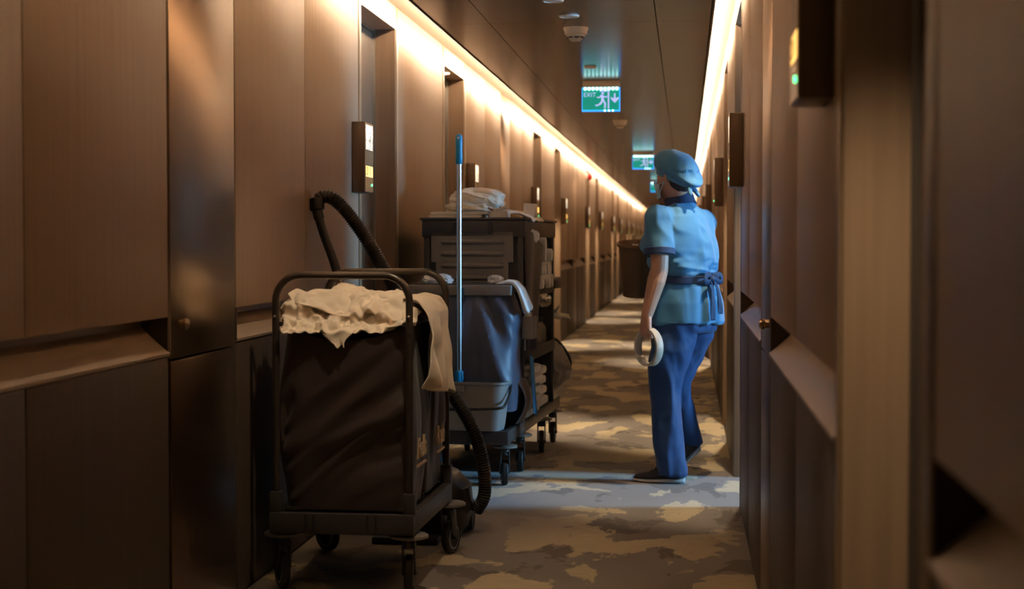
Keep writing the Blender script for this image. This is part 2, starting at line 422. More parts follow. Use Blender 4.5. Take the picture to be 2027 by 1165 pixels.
lo = bpy.data.objects.new('added_downlight_lamp', ld); COL.objects.link(lo); lo.location = (-.70, 4.75, HC-.02); lo.rotation_euler = (V((-1.0, 5.35, .9))-V(lo.location)).to_track_quat('-Z', 'Y').to_euler()
# skirting strips
for side, x in (('left', XL), ('right', XR)):
    s = -1 if side == 'left' else 1
    a, b_ = sorted((x+s*.004, x+s*.1))
    spans = [(Y0, Y1)] if side == 'left' else [(Y0, 7.2), (8.16, Y1)]
    bb = B()
    for q, r in spans: bb.box(a, b_, q, r, 0, .0075)
    bb.build('baseboard_'+side, M['groove'], None, False, kind='structure')
# guest room behind the open door, with a window that lets the daylight in
gx0, gx1, gy0, gy1 = XR+.175, 4.4, 6.2, 9.2
g = B().box(gx0, gx1, gy0, gy1, -.1, 0).build('floor_guest_room', M['carpet'], None, False, kind='structure')
g = B().box(gx0, gx1, gy0, gy1, 2.6, 2.7).build('ceiling_guest_room', M['room_wall'], None, False, kind='structure')
B().box(gx0, gx1, gy0-.1, gy0, 0, 2.6).build('wall_guest_near', M['room_wall'], None, False, kind='structure')
B().box(gx0, gx1, gy1, gy1+.1, 0, 2.6).build('wall_guest_far', M['room_wall'], None, False, kind='structure')
gb = B(); gb.box(gx1, gx1+.15, gy0, 7.3, 0, 2.6).box(gx1, gx1+.15, 8.15, gy1, 0, 2.6).box(gx1, gx1+.15, 7.3, 8.15, 0, .7).box(gx1, gx1+.15, 7.3, 8.15, 2.5, 2.6)
gb.build('wall_guest_window', M['room_wall'], None, False, kind='structure')
wn = B().box(gx1+.05, gx1+.09, 7.3, 8.15, .7, .74).box(gx1+.05, gx1+.09, 7.3, 8.15, 2.46, 2.5).box(gx1+.05, gx1+.09, 7.3, 7.34, .74, 2.46).box(gx1+.05, gx1+.09, 8.11, 8.15, .74, 2.46)
wn.build('window_1', M['window_frame'], None, False, kind='structure')

# ---------------- wall signs ----------------
def make_sign(number):
    t = empty('room_sign')       # local: +x out of the wall, y along wall, z up from bottom
    B().box(0, .0575, 0, .19, 0, .312, .003).build('housing', M['signbox'], t)
    b = B(); b.box(.056, .0600, .004, .186, .004, .070).box(.056, .0600, .004, .186, .300, .309).box(.056, .0600, .004, .014, .07, .3).box(.056, .0600, .176, .186, .07, .3)
    b.build('bezel', M['sign_gold'], t)
    B().box(.0570, .0597, .014, .176, .190, .300).build('lit_upper_panel', M['sign_white'], t, False, label='glowing white upper panel')
    B().box(.0570, .0597, .014, .176, .118, .190).build('middle_panel', M['sign_brown'], t, False, label='brown middle band')
    B().box(.0570, .0597, .014, .176, .070, .118).build('lit_lower_panel', M['sign_amber'], t, False, label='glowing amber lower panel')
    b = B(); rr = random.Random(number)
    for k in range(5):
        y = .03+.033*k; z = .185; pts = []
        for j in range(5):
            pts.append((.0605, min(.172, max(.018, y)), z)); y += rr.uniform(-.018, .018); z += rr.uniform(.012, .026)
        b.tube(pts, [.006, .005, .004, .003, .0022], 5)
        q = pts[2]; b.tube([q, (.0605, min(.172, max(.018, q[1]+rr.choice((-1, 1))*.02)), min(.297, q[2]+.015))], .0026, 5)
        for j in range(4): b.lathe([(.0045, -.001), (.0045, .001)], c=(.0605, rr.uniform(.02, .165), rr.uniform(.20, .29)), n=7, M=Matrix.Rotation(PI/2, 4, 'Y'))
    for v in b.bm.verts: v.co.x = .0598+(v.co.x-.0605)*.06
    b.build('tree_cutout', M['sign_black'], t, False, label='black tree branch silhouette')
    for k in range(5): B().box(.0590, .0600, .020+.0345*k, .0225+.0345*k, .072, .122).build('grille_bar', M['sign_black'], t, False)
    text('digit', str(number), .052, Matrix(((0, 0, .3, .0600), (1, 0, 0, .028), (0, 1, 0, .079), (0, 0, 0, 1))), M['sign_black'], t)
    B().lathe([(.006, 0), (.006, .003)], c=(.0600, .150, .035), n=12, M=Matrix.Rotation(PI/2, 4, 'Y')).build('indicator_light', M['green_led'], t, False)
    return t
ordw = ['first', 'second', 'third', 'fourth', 'fifth', 'sixth', 'seventh', 'eighth', 'ninth', 'tenth', 'eleventh', 'twelfth', 'thirteenth', 'fourteenth']
sg = make_sign(2111)
ly = [2.45]+[y for o in Lp for y in (o+2.555, o+6.32)]
ly = [y for y in ly if y > 5]; first = True
for i, y in enumerate(ly):
    o = sg if i == 0 else copy_tree(sg, (0, 0, 0))
    o.location = (XL, y, 1.396); o.rotation_euler = (0, 0, 0)
    tag(o, 'backlit bronze room number sign with tree cutout, %s from camera on left wall' % ordw[i], 'sign', 'room signs along the left wall')
ryl = [2.72, 6.93, 10.55]+[y for o in Lp[1:] for y in (o-.08+2.70-.16, o-.08+6.32)]
for i, y in enumerate(ryl):
    # rotated half a turn so the lit face looks into the corridor
    o = copy_tree(sg, (XR, y+.19, 1.41), PI)
    tag(o, 'backlit bronze room number sign, %s from camera on right wall' % ordw[i], 'sign', 'room signs along the right wall')
# red call point lamp
t = empty('alarm_beacon', (XL, 24.05, 2.16), label='small red fire alarm beacon high on the left wall', cat='alarm')
B().lathe([(.06, 0), (.06, .02), (.05, .025)], n=16, M=Matrix.Rotation(PI/2, 4, 'Y')).build('base', M['white_plastic'], t)
B().lathe([(.05, .025), (.055, .05), (.04, .08), (.01, .09)], n=16, M=Matrix.Rotation(PI/2, 4, 'Y')).build('red_lens', M['red_plastic'], t)

# ---------------- ceiling fittings ----------------
def detector(loc, label):
    t = empty('smoke_detector', loc, label=label, cat='detector')
    B().lathe([(.066, 0), (.066, -.012), (.060, -.02), (.060, -.034), (.052, -.040)], n=28).build('base', M['white_plastic'], t)
    B().lathe([(.050, -.038), (.050, -.044), (.030, -.066), (.024, -.072), (.004, -.074)], n=28).build('sensor_head', M['white_plastic'], t)
    b = B()
    for k in range(8):
        a = 2*PI*k/8+.2
        b.box(-.012, .012, -.002, .002, -.004, .004, M=Matrix.Translation((.042*math.cos(a), .042*math.sin(a), -.053)) @ Matrix.Rotation(a+PI/2, 4, 'Z'))
    b.build('vent_slot', M['dark_hole'], t, False)
detector((-.585, 8.63, HC), 'white domed smoke detector on the ceiling nearest the camera')
detector((-.61, 15.15, HC), 'white smoke detector on the ceiling beyond the near exit sign')
def speaker(loc, label, cat='speaker', r=.052):
    t = empty('ceiling_speaker', loc, label=label, cat=cat)
    B().lathe([(r, 0), (r, -.004), (r*.92, -.008), (r*.85, -.008), (r*.8, -.004)], n=28).build('rim', M['white_plastic'], t)
    B().lathe([(r*.82, -.003), (r*.5, -.006), (.005, -.007)], n=28).build('grille', M['white_plastic'], t)
speaker((-.588, 8.17, HC), 'flat round pale ceiling disc in front of near smoke detector')
speaker((-.625, 7.64, HC), 'round pale ceiling disc at the top edge of the view')
speaker((-.62, 10.55, HC), 'small round ceiling disc just before the near exit sign', r=.04)
speaker((-.60, 13.3, HC), 'small round ceiling fitting between exit sign and far detector', r=.035)

def exit_sign():
    t = empty('exit_sign')   # local: z=0 at ceiling, panel hangs down, faces -y
    B().box(-.130, .130, -.018, .018, -.046, 0, .003).build('housing', M['white_plastic'], t)
    B().box(-.133, .133, -.0035, .0035, -.212, -.046, .001).build('panel', M['exit_green'], t, False, label='lit green acrylic panel')
    b = B(); b.box(-.135, -.1315, -.005, .005, -.212, -.046).box(.1285, .135, -.005, .005, -.212, -.046).box(-.135, .135, -.005, .005, -.216, -.205)
    b.build('edge_strip', M['exit_blue'], t, False, label='bright blue edge')
    for k in range(9):
        B().lathe([(.0105, -.002), (.0105, .002)], c=(-.112+.028*k, -.0055, -.056), n=12, M=Matrix.Rotation(PI/2, 4, 'X')).build('led', M['exit_led'], t, False)
    for k in range(3):
        B().lathe([(.006, -.002), (.006, .002)], c=(.028+.028*k, -.0065, -.210), n=10, M=Matrix.Rotation(PI/2, 4, 'X')).build('led', M['exit_led'], t, False)
    X = Matrix(((1, 0, 0, -.124), (0, 0, -1, -.0042), (0, 1, 0, -.112), (0, 0, 0, 1)))
    text('letter', 'EXIT', .043, X, M['exit_white'], t)
    def flat(nm, polys):
        b = B()
        for pl in polys:
            A = [b.bm.verts.new((x, -.0048, z)) for x, z in pl]; C = [b.bm.verts.new((x, -.0034, z)) for x, z in pl]; n = len(pl)
            for i in range(n): b.bm.faces.new((A[i], A[(i+1) % n], C[(i+1) % n], C[i]))
            b.bm.faces.new(A); b.bm.faces.new(C[::-1])
        b.build(nm, M['exit_white'], t, False)
    # door with the running figure
    flat('door_symbol', [[(-.010, -.068), (.058, -.068), (.058, -.196), (.048, -.196), (.048, -.076), (-.010, -.076)]])
    cx, cz = .012, -.088
    head = [(cx+.0095*math.cos(a*PI/5), cz+.0095*math.sin(a*PI/5)) for a in range(10)]
    flat('running_figure', [head, [(-.002, -.099), (.014, -.101), (.022, -.138), (.004, -.140)],
         [(-.002, -.100), (.004, -.106), (-.012, -.122), (-.030, -.118), (-.030, -.112), (-.014, -.115)], [(.014, -.102), (.034, -.112), (.044, -.104), (.047, -.109), (.036, -.121), (.014, -.112)],
         [(.004, -.138), (.018, -.138), (.002, -.164), (-.024, -.178), (-.040, -.176), (-.040, -.168), (-.024, -.168), (-.008, -.156)],
         [(.012, -.138), (.022, -.136), (.036, -.160), (.032, -.194), (.022, -.194), (.024, -.164)]])
    flat('arrow', [[(.092, -.088), (.102, -.088), (.102, -.124), (.124, -.114), (.124, -.128), (.097, -.156), (.070, -.128), (.070, -.114), (.092, -.124)]])
    return t
ex = exit_sign(); ex.location = (-.597, 11.46, HC)
tag(ex, 'green lit EXIT sign with running figure, nearest on the ceiling', 'sign', 'exit signs under the ceiling')
copy_tree(ex, (-.532, 20.4, HC), label='lit exit sign, second from camera, left of the blue cap', cat='sign', group='exit signs under the ceiling')
copy_tree(ex, (-.50, 29.5, HC), label='farthest lit exit sign, just beside the face mask', cat='sign', group='exit signs under the ceiling')

# ---------------- castor wheel ----------------
def castor(parent, x, y, r=.062, swivel=.3, ring=None, disc=.058, ztop=.20):
    R = Matrix.Translation((x, y, 0)) @ Matrix.Rotation(swivel, 4, 'Z')
    c = B(); c.lathe([(disc*.9, -.006), (disc, -.004), (disc, .004), (disc*.9, .008)], c=(x, y, ztop-.01), n=28)
    q = c.build('bumper_disc', M['bumper'], parent)
    f = B(); f.lathe([(.026, ztop-.05), (.022, ztop-.015)], n=14)
    for sx in (-1, 1):
        f.loft([(V((sx*.019, 0, ztop-.032)), V((0, 1, 0)), V((1, 0, 0)), .026, .004, 3), (V((sx*.021, .012, r*1.2)), V((0, 1, 0)), V((1, 0, 0)), .020, .004, 3), (V((sx*.021, .024, r)), V((0, 1, 0)), V((1, 0, 0)), .012, .004, 3)], 12)
    bmesh.ops.transform(f.bm, matrix=R, verts=f.bm.verts); f.build('castor_fork', M['plast'], parent)
    X = R @ Matrix.Translation((0, .024, r)) @ Matrix.Rotation(PI/2, 4, 'Y')
    w = B().lathe([(r*.70, -.013), (r*.9, -.015), (r, -.009), (r, .009), (r*.9, .015), (r*.70, .013)], n=32, M=X); wo = w.build('wheel', M['rubber'], parent)
    w = B()
    for z in (-.0145, .0125): w.lathe([(r*.62, z), (r*.74, z+.001), (r*.74, z+.002), (r*.62, z+.002)], n=32, M=X, cap=False)
    w.build('wheel_rim', ring or M['wheel_ring'], wo)
    w = B().lathe([(r*.64, -.012), (r*.64, .012)], n=28, M=X).lathe([(.008, -.025), (.008, .025)], n=10, M=X); w.build('hub', M['plast'], wo)

# ---------------- crumpled cloth ----------------
def sheet(name, f, nu, nv, mt, parent=None, sol=.006, sub=1, **k):
    o = B().grid(f, nu, nv).build(name, mt, parent, True, **k)
    return mods(o, sol, sub)
def heap_cloth(name, c, sx, sy, h, seed, rot=0, mt=None, amp=.02, fold=3.0, drop=.05, n=44, parent=None, lim=None, **k):
    c = V(c); ca, sa = math.cos(rot), math.sin(rot); off = V((seed*3.7, seed*1.9, seed*.7))
    def f(u, v):
        a, b = 2*u-1, 2*v-1
        q = V((a*fold*.6, b*fold*.6, 0))+off
        w = V((noise.noise(q), noise.noise(q+V((9, 2, 4))), 0))
        rim = 1+.22*noise.noise(V((math.atan2(b, a)*1.3, seed, 0)))
        # squircle so that the outline is rounded and uneven
        rr = max(abs(a), abs(b)); e = math.hypot(a, b) or 1
        a2, b2 = a*rr/e*rim*1.15, b*rr/e*rim*1.15
        x = (a2+w.x*.28)*sx; y = (b2+w.y*.28)*sy
        d = min(1.3, math.hypot(a2, b2))
        z = h*(1-d**2.2) - drop*max(0, d-.75)*2
        wq = V((a*fold*.5+w.x*1.2, b*fold*1.2+w.y*1.2, seed))
        n1 = noise.noise(wq+off); n2 = noise.noise(wq*2.1+off*1.7)
        z += amp*(3.2*math.sqrt(n1*n1+.002)+1.1*math.sqrt(n2*n2+.002)-.9)+.0025*noise.noise(wq*7+off)
        q = c+V((x*ca-y*sa, x*sa+y*ca, z))
        if lim: q.x = min(lim[1], max(lim[0], q.x)); q.y = min(lim[3], max(lim[2], q.y))
        return q
    return sheet(name, f, n, n, mt or M['cloth'], parent, **k)

def perim(u, e):
    # even walk round a rounded square
    q = (u % 1)*4; i = int(q); w = 2*(q-i)-1
    x, y = ((1, w), (-w, 1), (-1, -w), (w, -1))[i]
    m_ = (abs(x)**e+abs(y)**e)**(1/e)
    return x/m_, y/m_
# ---------------- linen trolley (nearest) ----------------
def linen_cart():
    t = empty('linen_trolley', (-1.135, 5.25, 0), -math.radians(1.2), label='dark linen trolley with brown fabric bags and tubular hoop handles in the foreground', cat='trolley')
    b = B()
    z0, z1 = .203, .272
    b.box(-.245, .245, 0, .028, z0, z1, .004).box(-.245, .245, .752, .78, z0, z1, .004).box(-.245, -.215, .02, .76, z0, z1, .004).box(.215, .245, .02, .76, z0, z1, .004)
    b.box(-.22, .22, .02, .76, z0+.005, z0+.02)
    b.build('base_frame', M['plast'], t)
    for x in (-.105, .105):
        for q in (x-.014, x+.014): B().box(q-.004, q+.004, -.003, .004, z0+.008, z1-.002).build('clip_slot', M['dark_hole'], t, False)
    for y in (.03, .75):
        R = .085; top = 1.063; pts = [(-.227, y, .25), (-.227, y, .5), (-.227, y, .8)]
        for k in range(9):
            a = PI-k*PI/16; pts.append((-.227+R+R*math.cos(a), y, top-R+R*math.sin(a)))
        for k in range(9):
            a = PI/2-k*PI/16; pts.append((.227-R+R*math.cos(a), y, top-R+R*math.sin(a)))
        pts += [(.227, y, .8), (.227, y, .5), (.227, y, .25)]
        hp = B().tube(pts, .0125, 16).build('hoop_handle', M['tube'], t)
        for x in (-.227, .227):
            B().box(x-.02, x+.02, y-.02, y+.02, .265, .34, .004).build('post_socket', M['plast'], t)
            s = B()
            s.lathe([(.006, 0), (.006, .003), (.003, .005)], c=(x, y-.0115, .925), n=10, M=Matrix.Rotation(PI/2, 4, 'X'))
            s.build('rivet', M['steel'], hp)
            B().lathe([(.0055, 0), (.0055, .002)], c=(x, y-.0118, .868), n=10, M=Matrix.Rotation(PI/2, 4, 'X')).build('bolt_hole', M['dark_hole'], hp)
    for x in (-.21, .21):
        B().tube([(x, .03, .90), (x, .75, .90)], .008, 10).build('bag_rail', M['tube'], t)
    # two fabric bags hang one behind the other
    def bag(ya, yb, seed):
        cy = (ya+yb)/2; hy = (yb-ya)/2
        nu, nv = 140, 56
        def f(u, v):
            x, y = perim(u, 7); sa = y
            zt = .895-.05*(1-abs(x)**2)*(1 if sa < 0 else .5)
            z = .277+(zt-.277)*v
            bul = math.sin(PI*min(1, v*1.02))
            px = x*(.206+.020*bul); py = cy+y*(hy-.006+.004*bul)
            p = V((px*5, z*4, seed+py*5))
            d1 = (px*.75+z*.65); d2 = (z*.75-px*.65)
            w = V((noise.noise(p*.6), noise.noise(p*.6+V((4, 4, 4))), 0))*.25
            side = abs(y) > abs(x)*.95
            if side: r_ = ridge(V((d2*9+w.x*4, d1*1.6+w.y*3, seed)), 2)
            else: r_ = ridge(V((py*8+w.x*3, z*1.3, seed*2.)), 2)
            am = .016*(r_-.7)*(.25+bul*.9)
            px += x*am; py += y*am*(1 if sa < 0 else .6)
            return (px, py, z)
        o = B().grid(f, nu, nv); bmesh.ops.remove_doubles(o.bm, verts=o.bm.verts, dist=.0004)
        o.box(-.20, .20, cy-hy+.012, cy+hy-.012, .274, .282)
        return o.build('laundry_bag', M['bag'], t)
    b1 = bag(.045, .395, 2.3); b2 = bag(.400, .742, 5.1)
    # a strip of hem that folds out at the back corner of the bag
    sheet('bag_corner_flap', lambda u, v: (.205+.03*v+.006*math.sin(u*9), .55+.17*u, .93-.16*v*(.5+.5*u)+.02*math.sin(u*3)), 10, 8, M['bag'], b2, .003)
    for par, y in ((b1, .10), (b2, .47)):
        text('letter', 'Rub', .105, Matrix(((0, 0, 1, .2335), (1, 0, 0, y+.03), (.0, 1, 0, .44), (0, 0, 0, 1))), M['bag_text'], par, .004)
        B().box(.2300, .2372, y+.03, y+.19, .412, .420).build('print_line', M['bag_text'], par, False)
    castor(t, -.215, .075, swivel=.5, disc=.066); castor(t, .215, .075, swivel=.12, disc=.066)
    castor(t, -.215, .80-.05, swivel=.9, disc=.066); castor(t, .235, .80-.05, swivel=-.25, disc=.066)
    return t
linen_cart()
grp = 'crumpled linen heaped in the trolley bags'
def sim_sheet(c, sx, sy, rot, lift, seed, grow, col, frames=40, n=32, **k):
    # a flat sheet laid on the heap that is let grow and settle, so that it crumples like real linen
    ca, sa = math.cos(rot), math.sin(rot); off = seed*3.1
    def f(u, v):
        a, b_ = (u-.5)*2*sx, (v-.5)*2*sy
        x, y = c[0]+a*ca-b_*sa, c[1]+a*sa+b_*ca
        return (x, y, lift+.03*noise.noise(V((x*9+off, y*9, seed)))+.012*noise.noise(V((x*30, y*30+off, seed))))
    o = B().grid(f, n, int(n*sy/sx)).build('sheet', M['cloth'], None, True, cat='linen', group=grp, **k)
    m = o.modifiers.new('c', 'CLOTH'); st = m.settings; st.quality = 5; st.mass = .15
    st.tension_stiffness = 12; st.compression_stiffness = 12; st.shear_stiffness = 4; st.bending_stiffness = .5; st.air_damping = 3
    st.shrink_min = -grow; st.shrink_max = -grow
    cs = m.collision_settings; cs.distance_min = .005; cs.use_self_collision = True; cs.self_distance_min = .005; cs.collision_quality = 2; cs.self_friction = 8; cs.friction = 20 if hasattr(cs, 'friction') else 5
    m.point_cache.frame_start = 1; m.point_cache.frame_end = frames
    return o
def settle(objs, frames):
    for fr in range(1, frames+1): S.frame_set(fr)
    dg = bpy.context.evaluated_depsgraph_get()
    for o in objs:
        me = bpy.data.meshes.new_from_object(o.evaluated_get(dg)); o.modifiers.clear(); o.data = me
        me.materials.clear(); me.materials.append(M['cloth'])
        for p in me.polygons: p.use_smooth = True
        mods(o, .005, 2)
    S.frame_set(1)
def mound(u, v):
    x = -1.345+.42*u; y = 5.30+.70*v; a = (u-.5)*2
    f = min(1, v/.22)**.7*min(1, (1-v)/.25)
    def g(cx, cy, w, h): return h*math.exp(-((x-cx)/w)**2-((y-cy)/(w*1.3))**2)
    z = .865+.065*f*(1-.35*a*a)+g(-1.30, 5.40, .05, .085)+g(-1.185, 5.52, .075, .085)+g(-1.09, 5.45, .045, .055)+g(-.99, 5.47, .055, .075)+g(-1.12, 5.75, .11, .05)
    return (x, y, z+.015*noise.noise(V((x*12, y*10, 2.2))))
cm = B().grid(mound, 30, 44); cw = []
for x0, x1, y0, y1 in ((-1.40, -1.345, 5.25, 6.05), (-.925, -.87, 5.25, 6.05), (-1.40, -.87, 5.24, 5.300), (-1.40, -.87, 5.995, 6.05)): cm.box(x0, x1, y0, y1, .6, .862 if y1 < 5.4 else .885)
cmo = cm.build('heap_form', M['cloth'], None)
cmo.modifiers.new('k', 'COLLISION'); cmo.collision.thickness_outer = .006; cmo.collision.use_culling = False; cmo.collision.cloth_friction = 15
lay = [sim_sheet((-1.135, 5.655), .200, .345, 0, .975, 1.3, .18, None, label='rumpled white bed sheet lining the bottom of the linen heap'),
       sim_sheet((-1.225, 5.45), .115, .155, .15, 1.035, 5.1, .38, None, label='white sheet bunched over the left front of the heap'),
       sim_sheet((-1.045, 5.44), .120, .145, -.15, 1.045, 7.9, .38, None, label='white sheet bunched beside the right hoop post'),
       sim_sheet((-1.10, 5.74), .16, .17, .2, 1.04, 9.4, .35, None, label='white sheet at the rear of the heap near the vacuum hose')]
settle(lay, 38)
bpy.data.objects.remove(cmo)
# corner of cloth that hangs over the front edge
def corner(u, v):
    x = -1.165+(u-.5)*.15*(1-v*.8)+.02*v; return (x+.006*math.sin(v*7), 5.33-.062*min(1, v*3)+.004*math.sin(u*8+v*3), .888-.005*min(1, v*3)-.075*max(0, v-.25)+.006*math.cos(u*9))
sheet('napkin', corner, 18, 16, M['cloth'], sol=.004, label='small white cloth corner hanging over the front edge of the bag', cat='linen')
# towel draped over the right hand side
def drape(u, v):
    # v runs down over the edge, u along the trolley
    path = [(-1.03, .965), (-.96, .985), (-.905, .975), (-.872, .935), (-.862, .86), (-.860, .78), (-.858, .70), (-.862, .655)]
    q = v*(len(path)-1); i = min(int(q), len(path)-2); w = q-i
    x = path[i][0]*(1-w)+path[i+1][0]*w; z = path[i][1]*(1-w)+path[i+1][1]*w
    g = max(0, v-.35)
    y = 5.66+(u-.5)*(.50-.14*g)+.03*math.sin(v*5)
    x += g*.050*math.sin(u*17+1.5*math.sin(v*4))+.012*noise.noise(V((u*5, v*5, 3)))
    z += .022*noise.noise(V((u*4, v*3, 7)))-.05*(u-.5)*g+.018*g*math.sin(u*11)
    return (x, y, z)
sheet('towel', drape, 60, 40, M['cloth'], sol=.006, label='long white towel draped over the right side of the brown linen bag', cat='towel')

# ---------------- vacuum cleaner behind the linen trolley ----------------
def smooth_path(pts, n=12):
    pts = [V(p) for p in pts]; out = []
    for i in range(len(pts)-1):
        p0 = pts[max(i-1, 0)]; p1 = pts[i]; p2 = pts[i+1]; p3 = pts[min(i+2, len(pts)-1)]
        for k in range(n):
            t = k/n; out.append(.5*((2*p1)+(-p0+p2)*t+(2*p0-5*p1+4*p2-p3)*t*t+(-p0+3*p1-3*p2+p3)*t**3))
    out.append(pts[-1]); return out
def vacuum():
    t = empty('vacuum_cleaner', (-1.02, 6.42, 0), 0, label='black canister vacuum cleaner with ribbed hose looping above the linen trolley', cat='vacuum')
    b = B().loft([(V((0, 0, .035)), V((1, 0, 0)), V((0, 1, 0)), .155, .19, 3), (V((0, 0, .10)), V((1, 0, 0)), V((0, 1, 0)), .17, .20, 3.2), (V((0, 0, .19)), V((1, 0, 0)), V((0, 1, 0)), .16, .19, 3.2),
                  (V((-.01, 0, .25)), V((1, 0, 0)), V((0, 1, 0)), .12, .15, 3), (V((-.01, 0, .275)), V((1, 0, 0)), V((0, 1, 0)), .07, .1, 2.6)], 36)
    b.build('body', M['hose'], t)
    b = B().loft([(V((.135, -.05, .03)), V((0, 1, 0)), V((0, 0, 1)), .055, .02, 3), (V((.15, -.05, .12)), V((0, 1, 0)), V((1, 0, 0)), .075, .03, 3), (V((.14, -.05, .20)), V((0, 1, 0)), V((1, 0, 0)), .06, .03, 3)], 20)
    b.build('hose_inlet', M['hose'], t)
    B().box(-.018, .018, -.004, .006, -.03, .03, .003, M=Matrix.Translation((.095, -.168, .135)) @ Matrix.Rotation(.35, 4, 'Y')).build('orange_switch', M['orange'], t, label='small orange switch')
    for x in (-.15, .15):
        B().lathe([(.06, -.015), (.065, 0), (.06, .015)], c=(x, .08, .066), n=24, M=Matrix.Rotation(PI/2, 4, 'Y')).build('wheel', M['rubber'], t)
    # world points -> local
    O = V((1.02, -6.42, 0))
    hp = [(-.83, 6.40, .10), (-.795, 6.38, .17), (-.800, 6.36, .30), (-.845, 6.34, .45), (-.955, 6.36, .62), (-1.04, 6.36, .76), (-1.10, 6.34, .88), (-1.165, 6.32, 1.02), (-1.245, 6.30, 1.17), (-1.325, 6.29, 1.285), (-1.385, 6.28, 1.345), (-1.43, 6.27, 1.35), (-1.444, 6.26, 1.318)]
    pts = [V(p)+O for p in smooth_path(hp, 44)]
    # resample evenly and rib it
    L = [0]
    for a, c in zip(pts, pts[1:]): L.append(L[-1]+(c-a).length)
    N = int(L[-1]/.0027); q = []; j = 0
    for k in range(N+1):
        s = L[-1]*k/N
        while j < len(L)-2 and L[j+1] < s: j += 1
        w = (s-L[j])/max(1e-6, L[j+1]-L[j]); q.append(pts[j].lerp(pts[j+1], w))
    B().tube(q, [.0255+(.0018, .0018, -.0018, -.0018)[k % 4] for k in range(len(q))], 14).build('ribbed_hose', M['hose'], t)
    wd = [V(p)+O for p in smooth_path([(-1.446, 6.26, 1.345), (-1.440, 6.255, 1.29), (-1.418, 6.25, 1.215), (-1.382, 6.245, 1.12), (-1.362, 6.24, 1.06)], 10)]
    B().tube(wd, [.030 if i < 9 else (.022 if i < 14 else .018) for i in range(len(wd))], 16).build('hose_handle', M['hose'], t, label='black plastic hose handle')
    a = V((-1.366, 6.24, 1.07))+O; c = V((-1.13, 6.20, .34))+O
    B().tube([a, a.lerp(c, .12)], .0165, 14).tube([a.lerp(c, .118), a.lerp(c, .14)], .019, 14).tube([a.lerp(c, .14), c], .015, 14).build('chrome_wand', M['chrome'], t, label='chrome suction tube')
    c2 = c
    B().tube([c2, c2+V((.03, 0, -.10))], .018, 12).box(-.13, .13, -.045, .045, 0.0, .028, .006, M=Matrix.Translation(V((-1.08, 6.20, .0))+O)).tube([c2+V((.03, 0, -.09)), V((-1.08, 6.20, .02))+O], .017, 12).build('floor_nozzle', M['hose'], t)
vacuum()

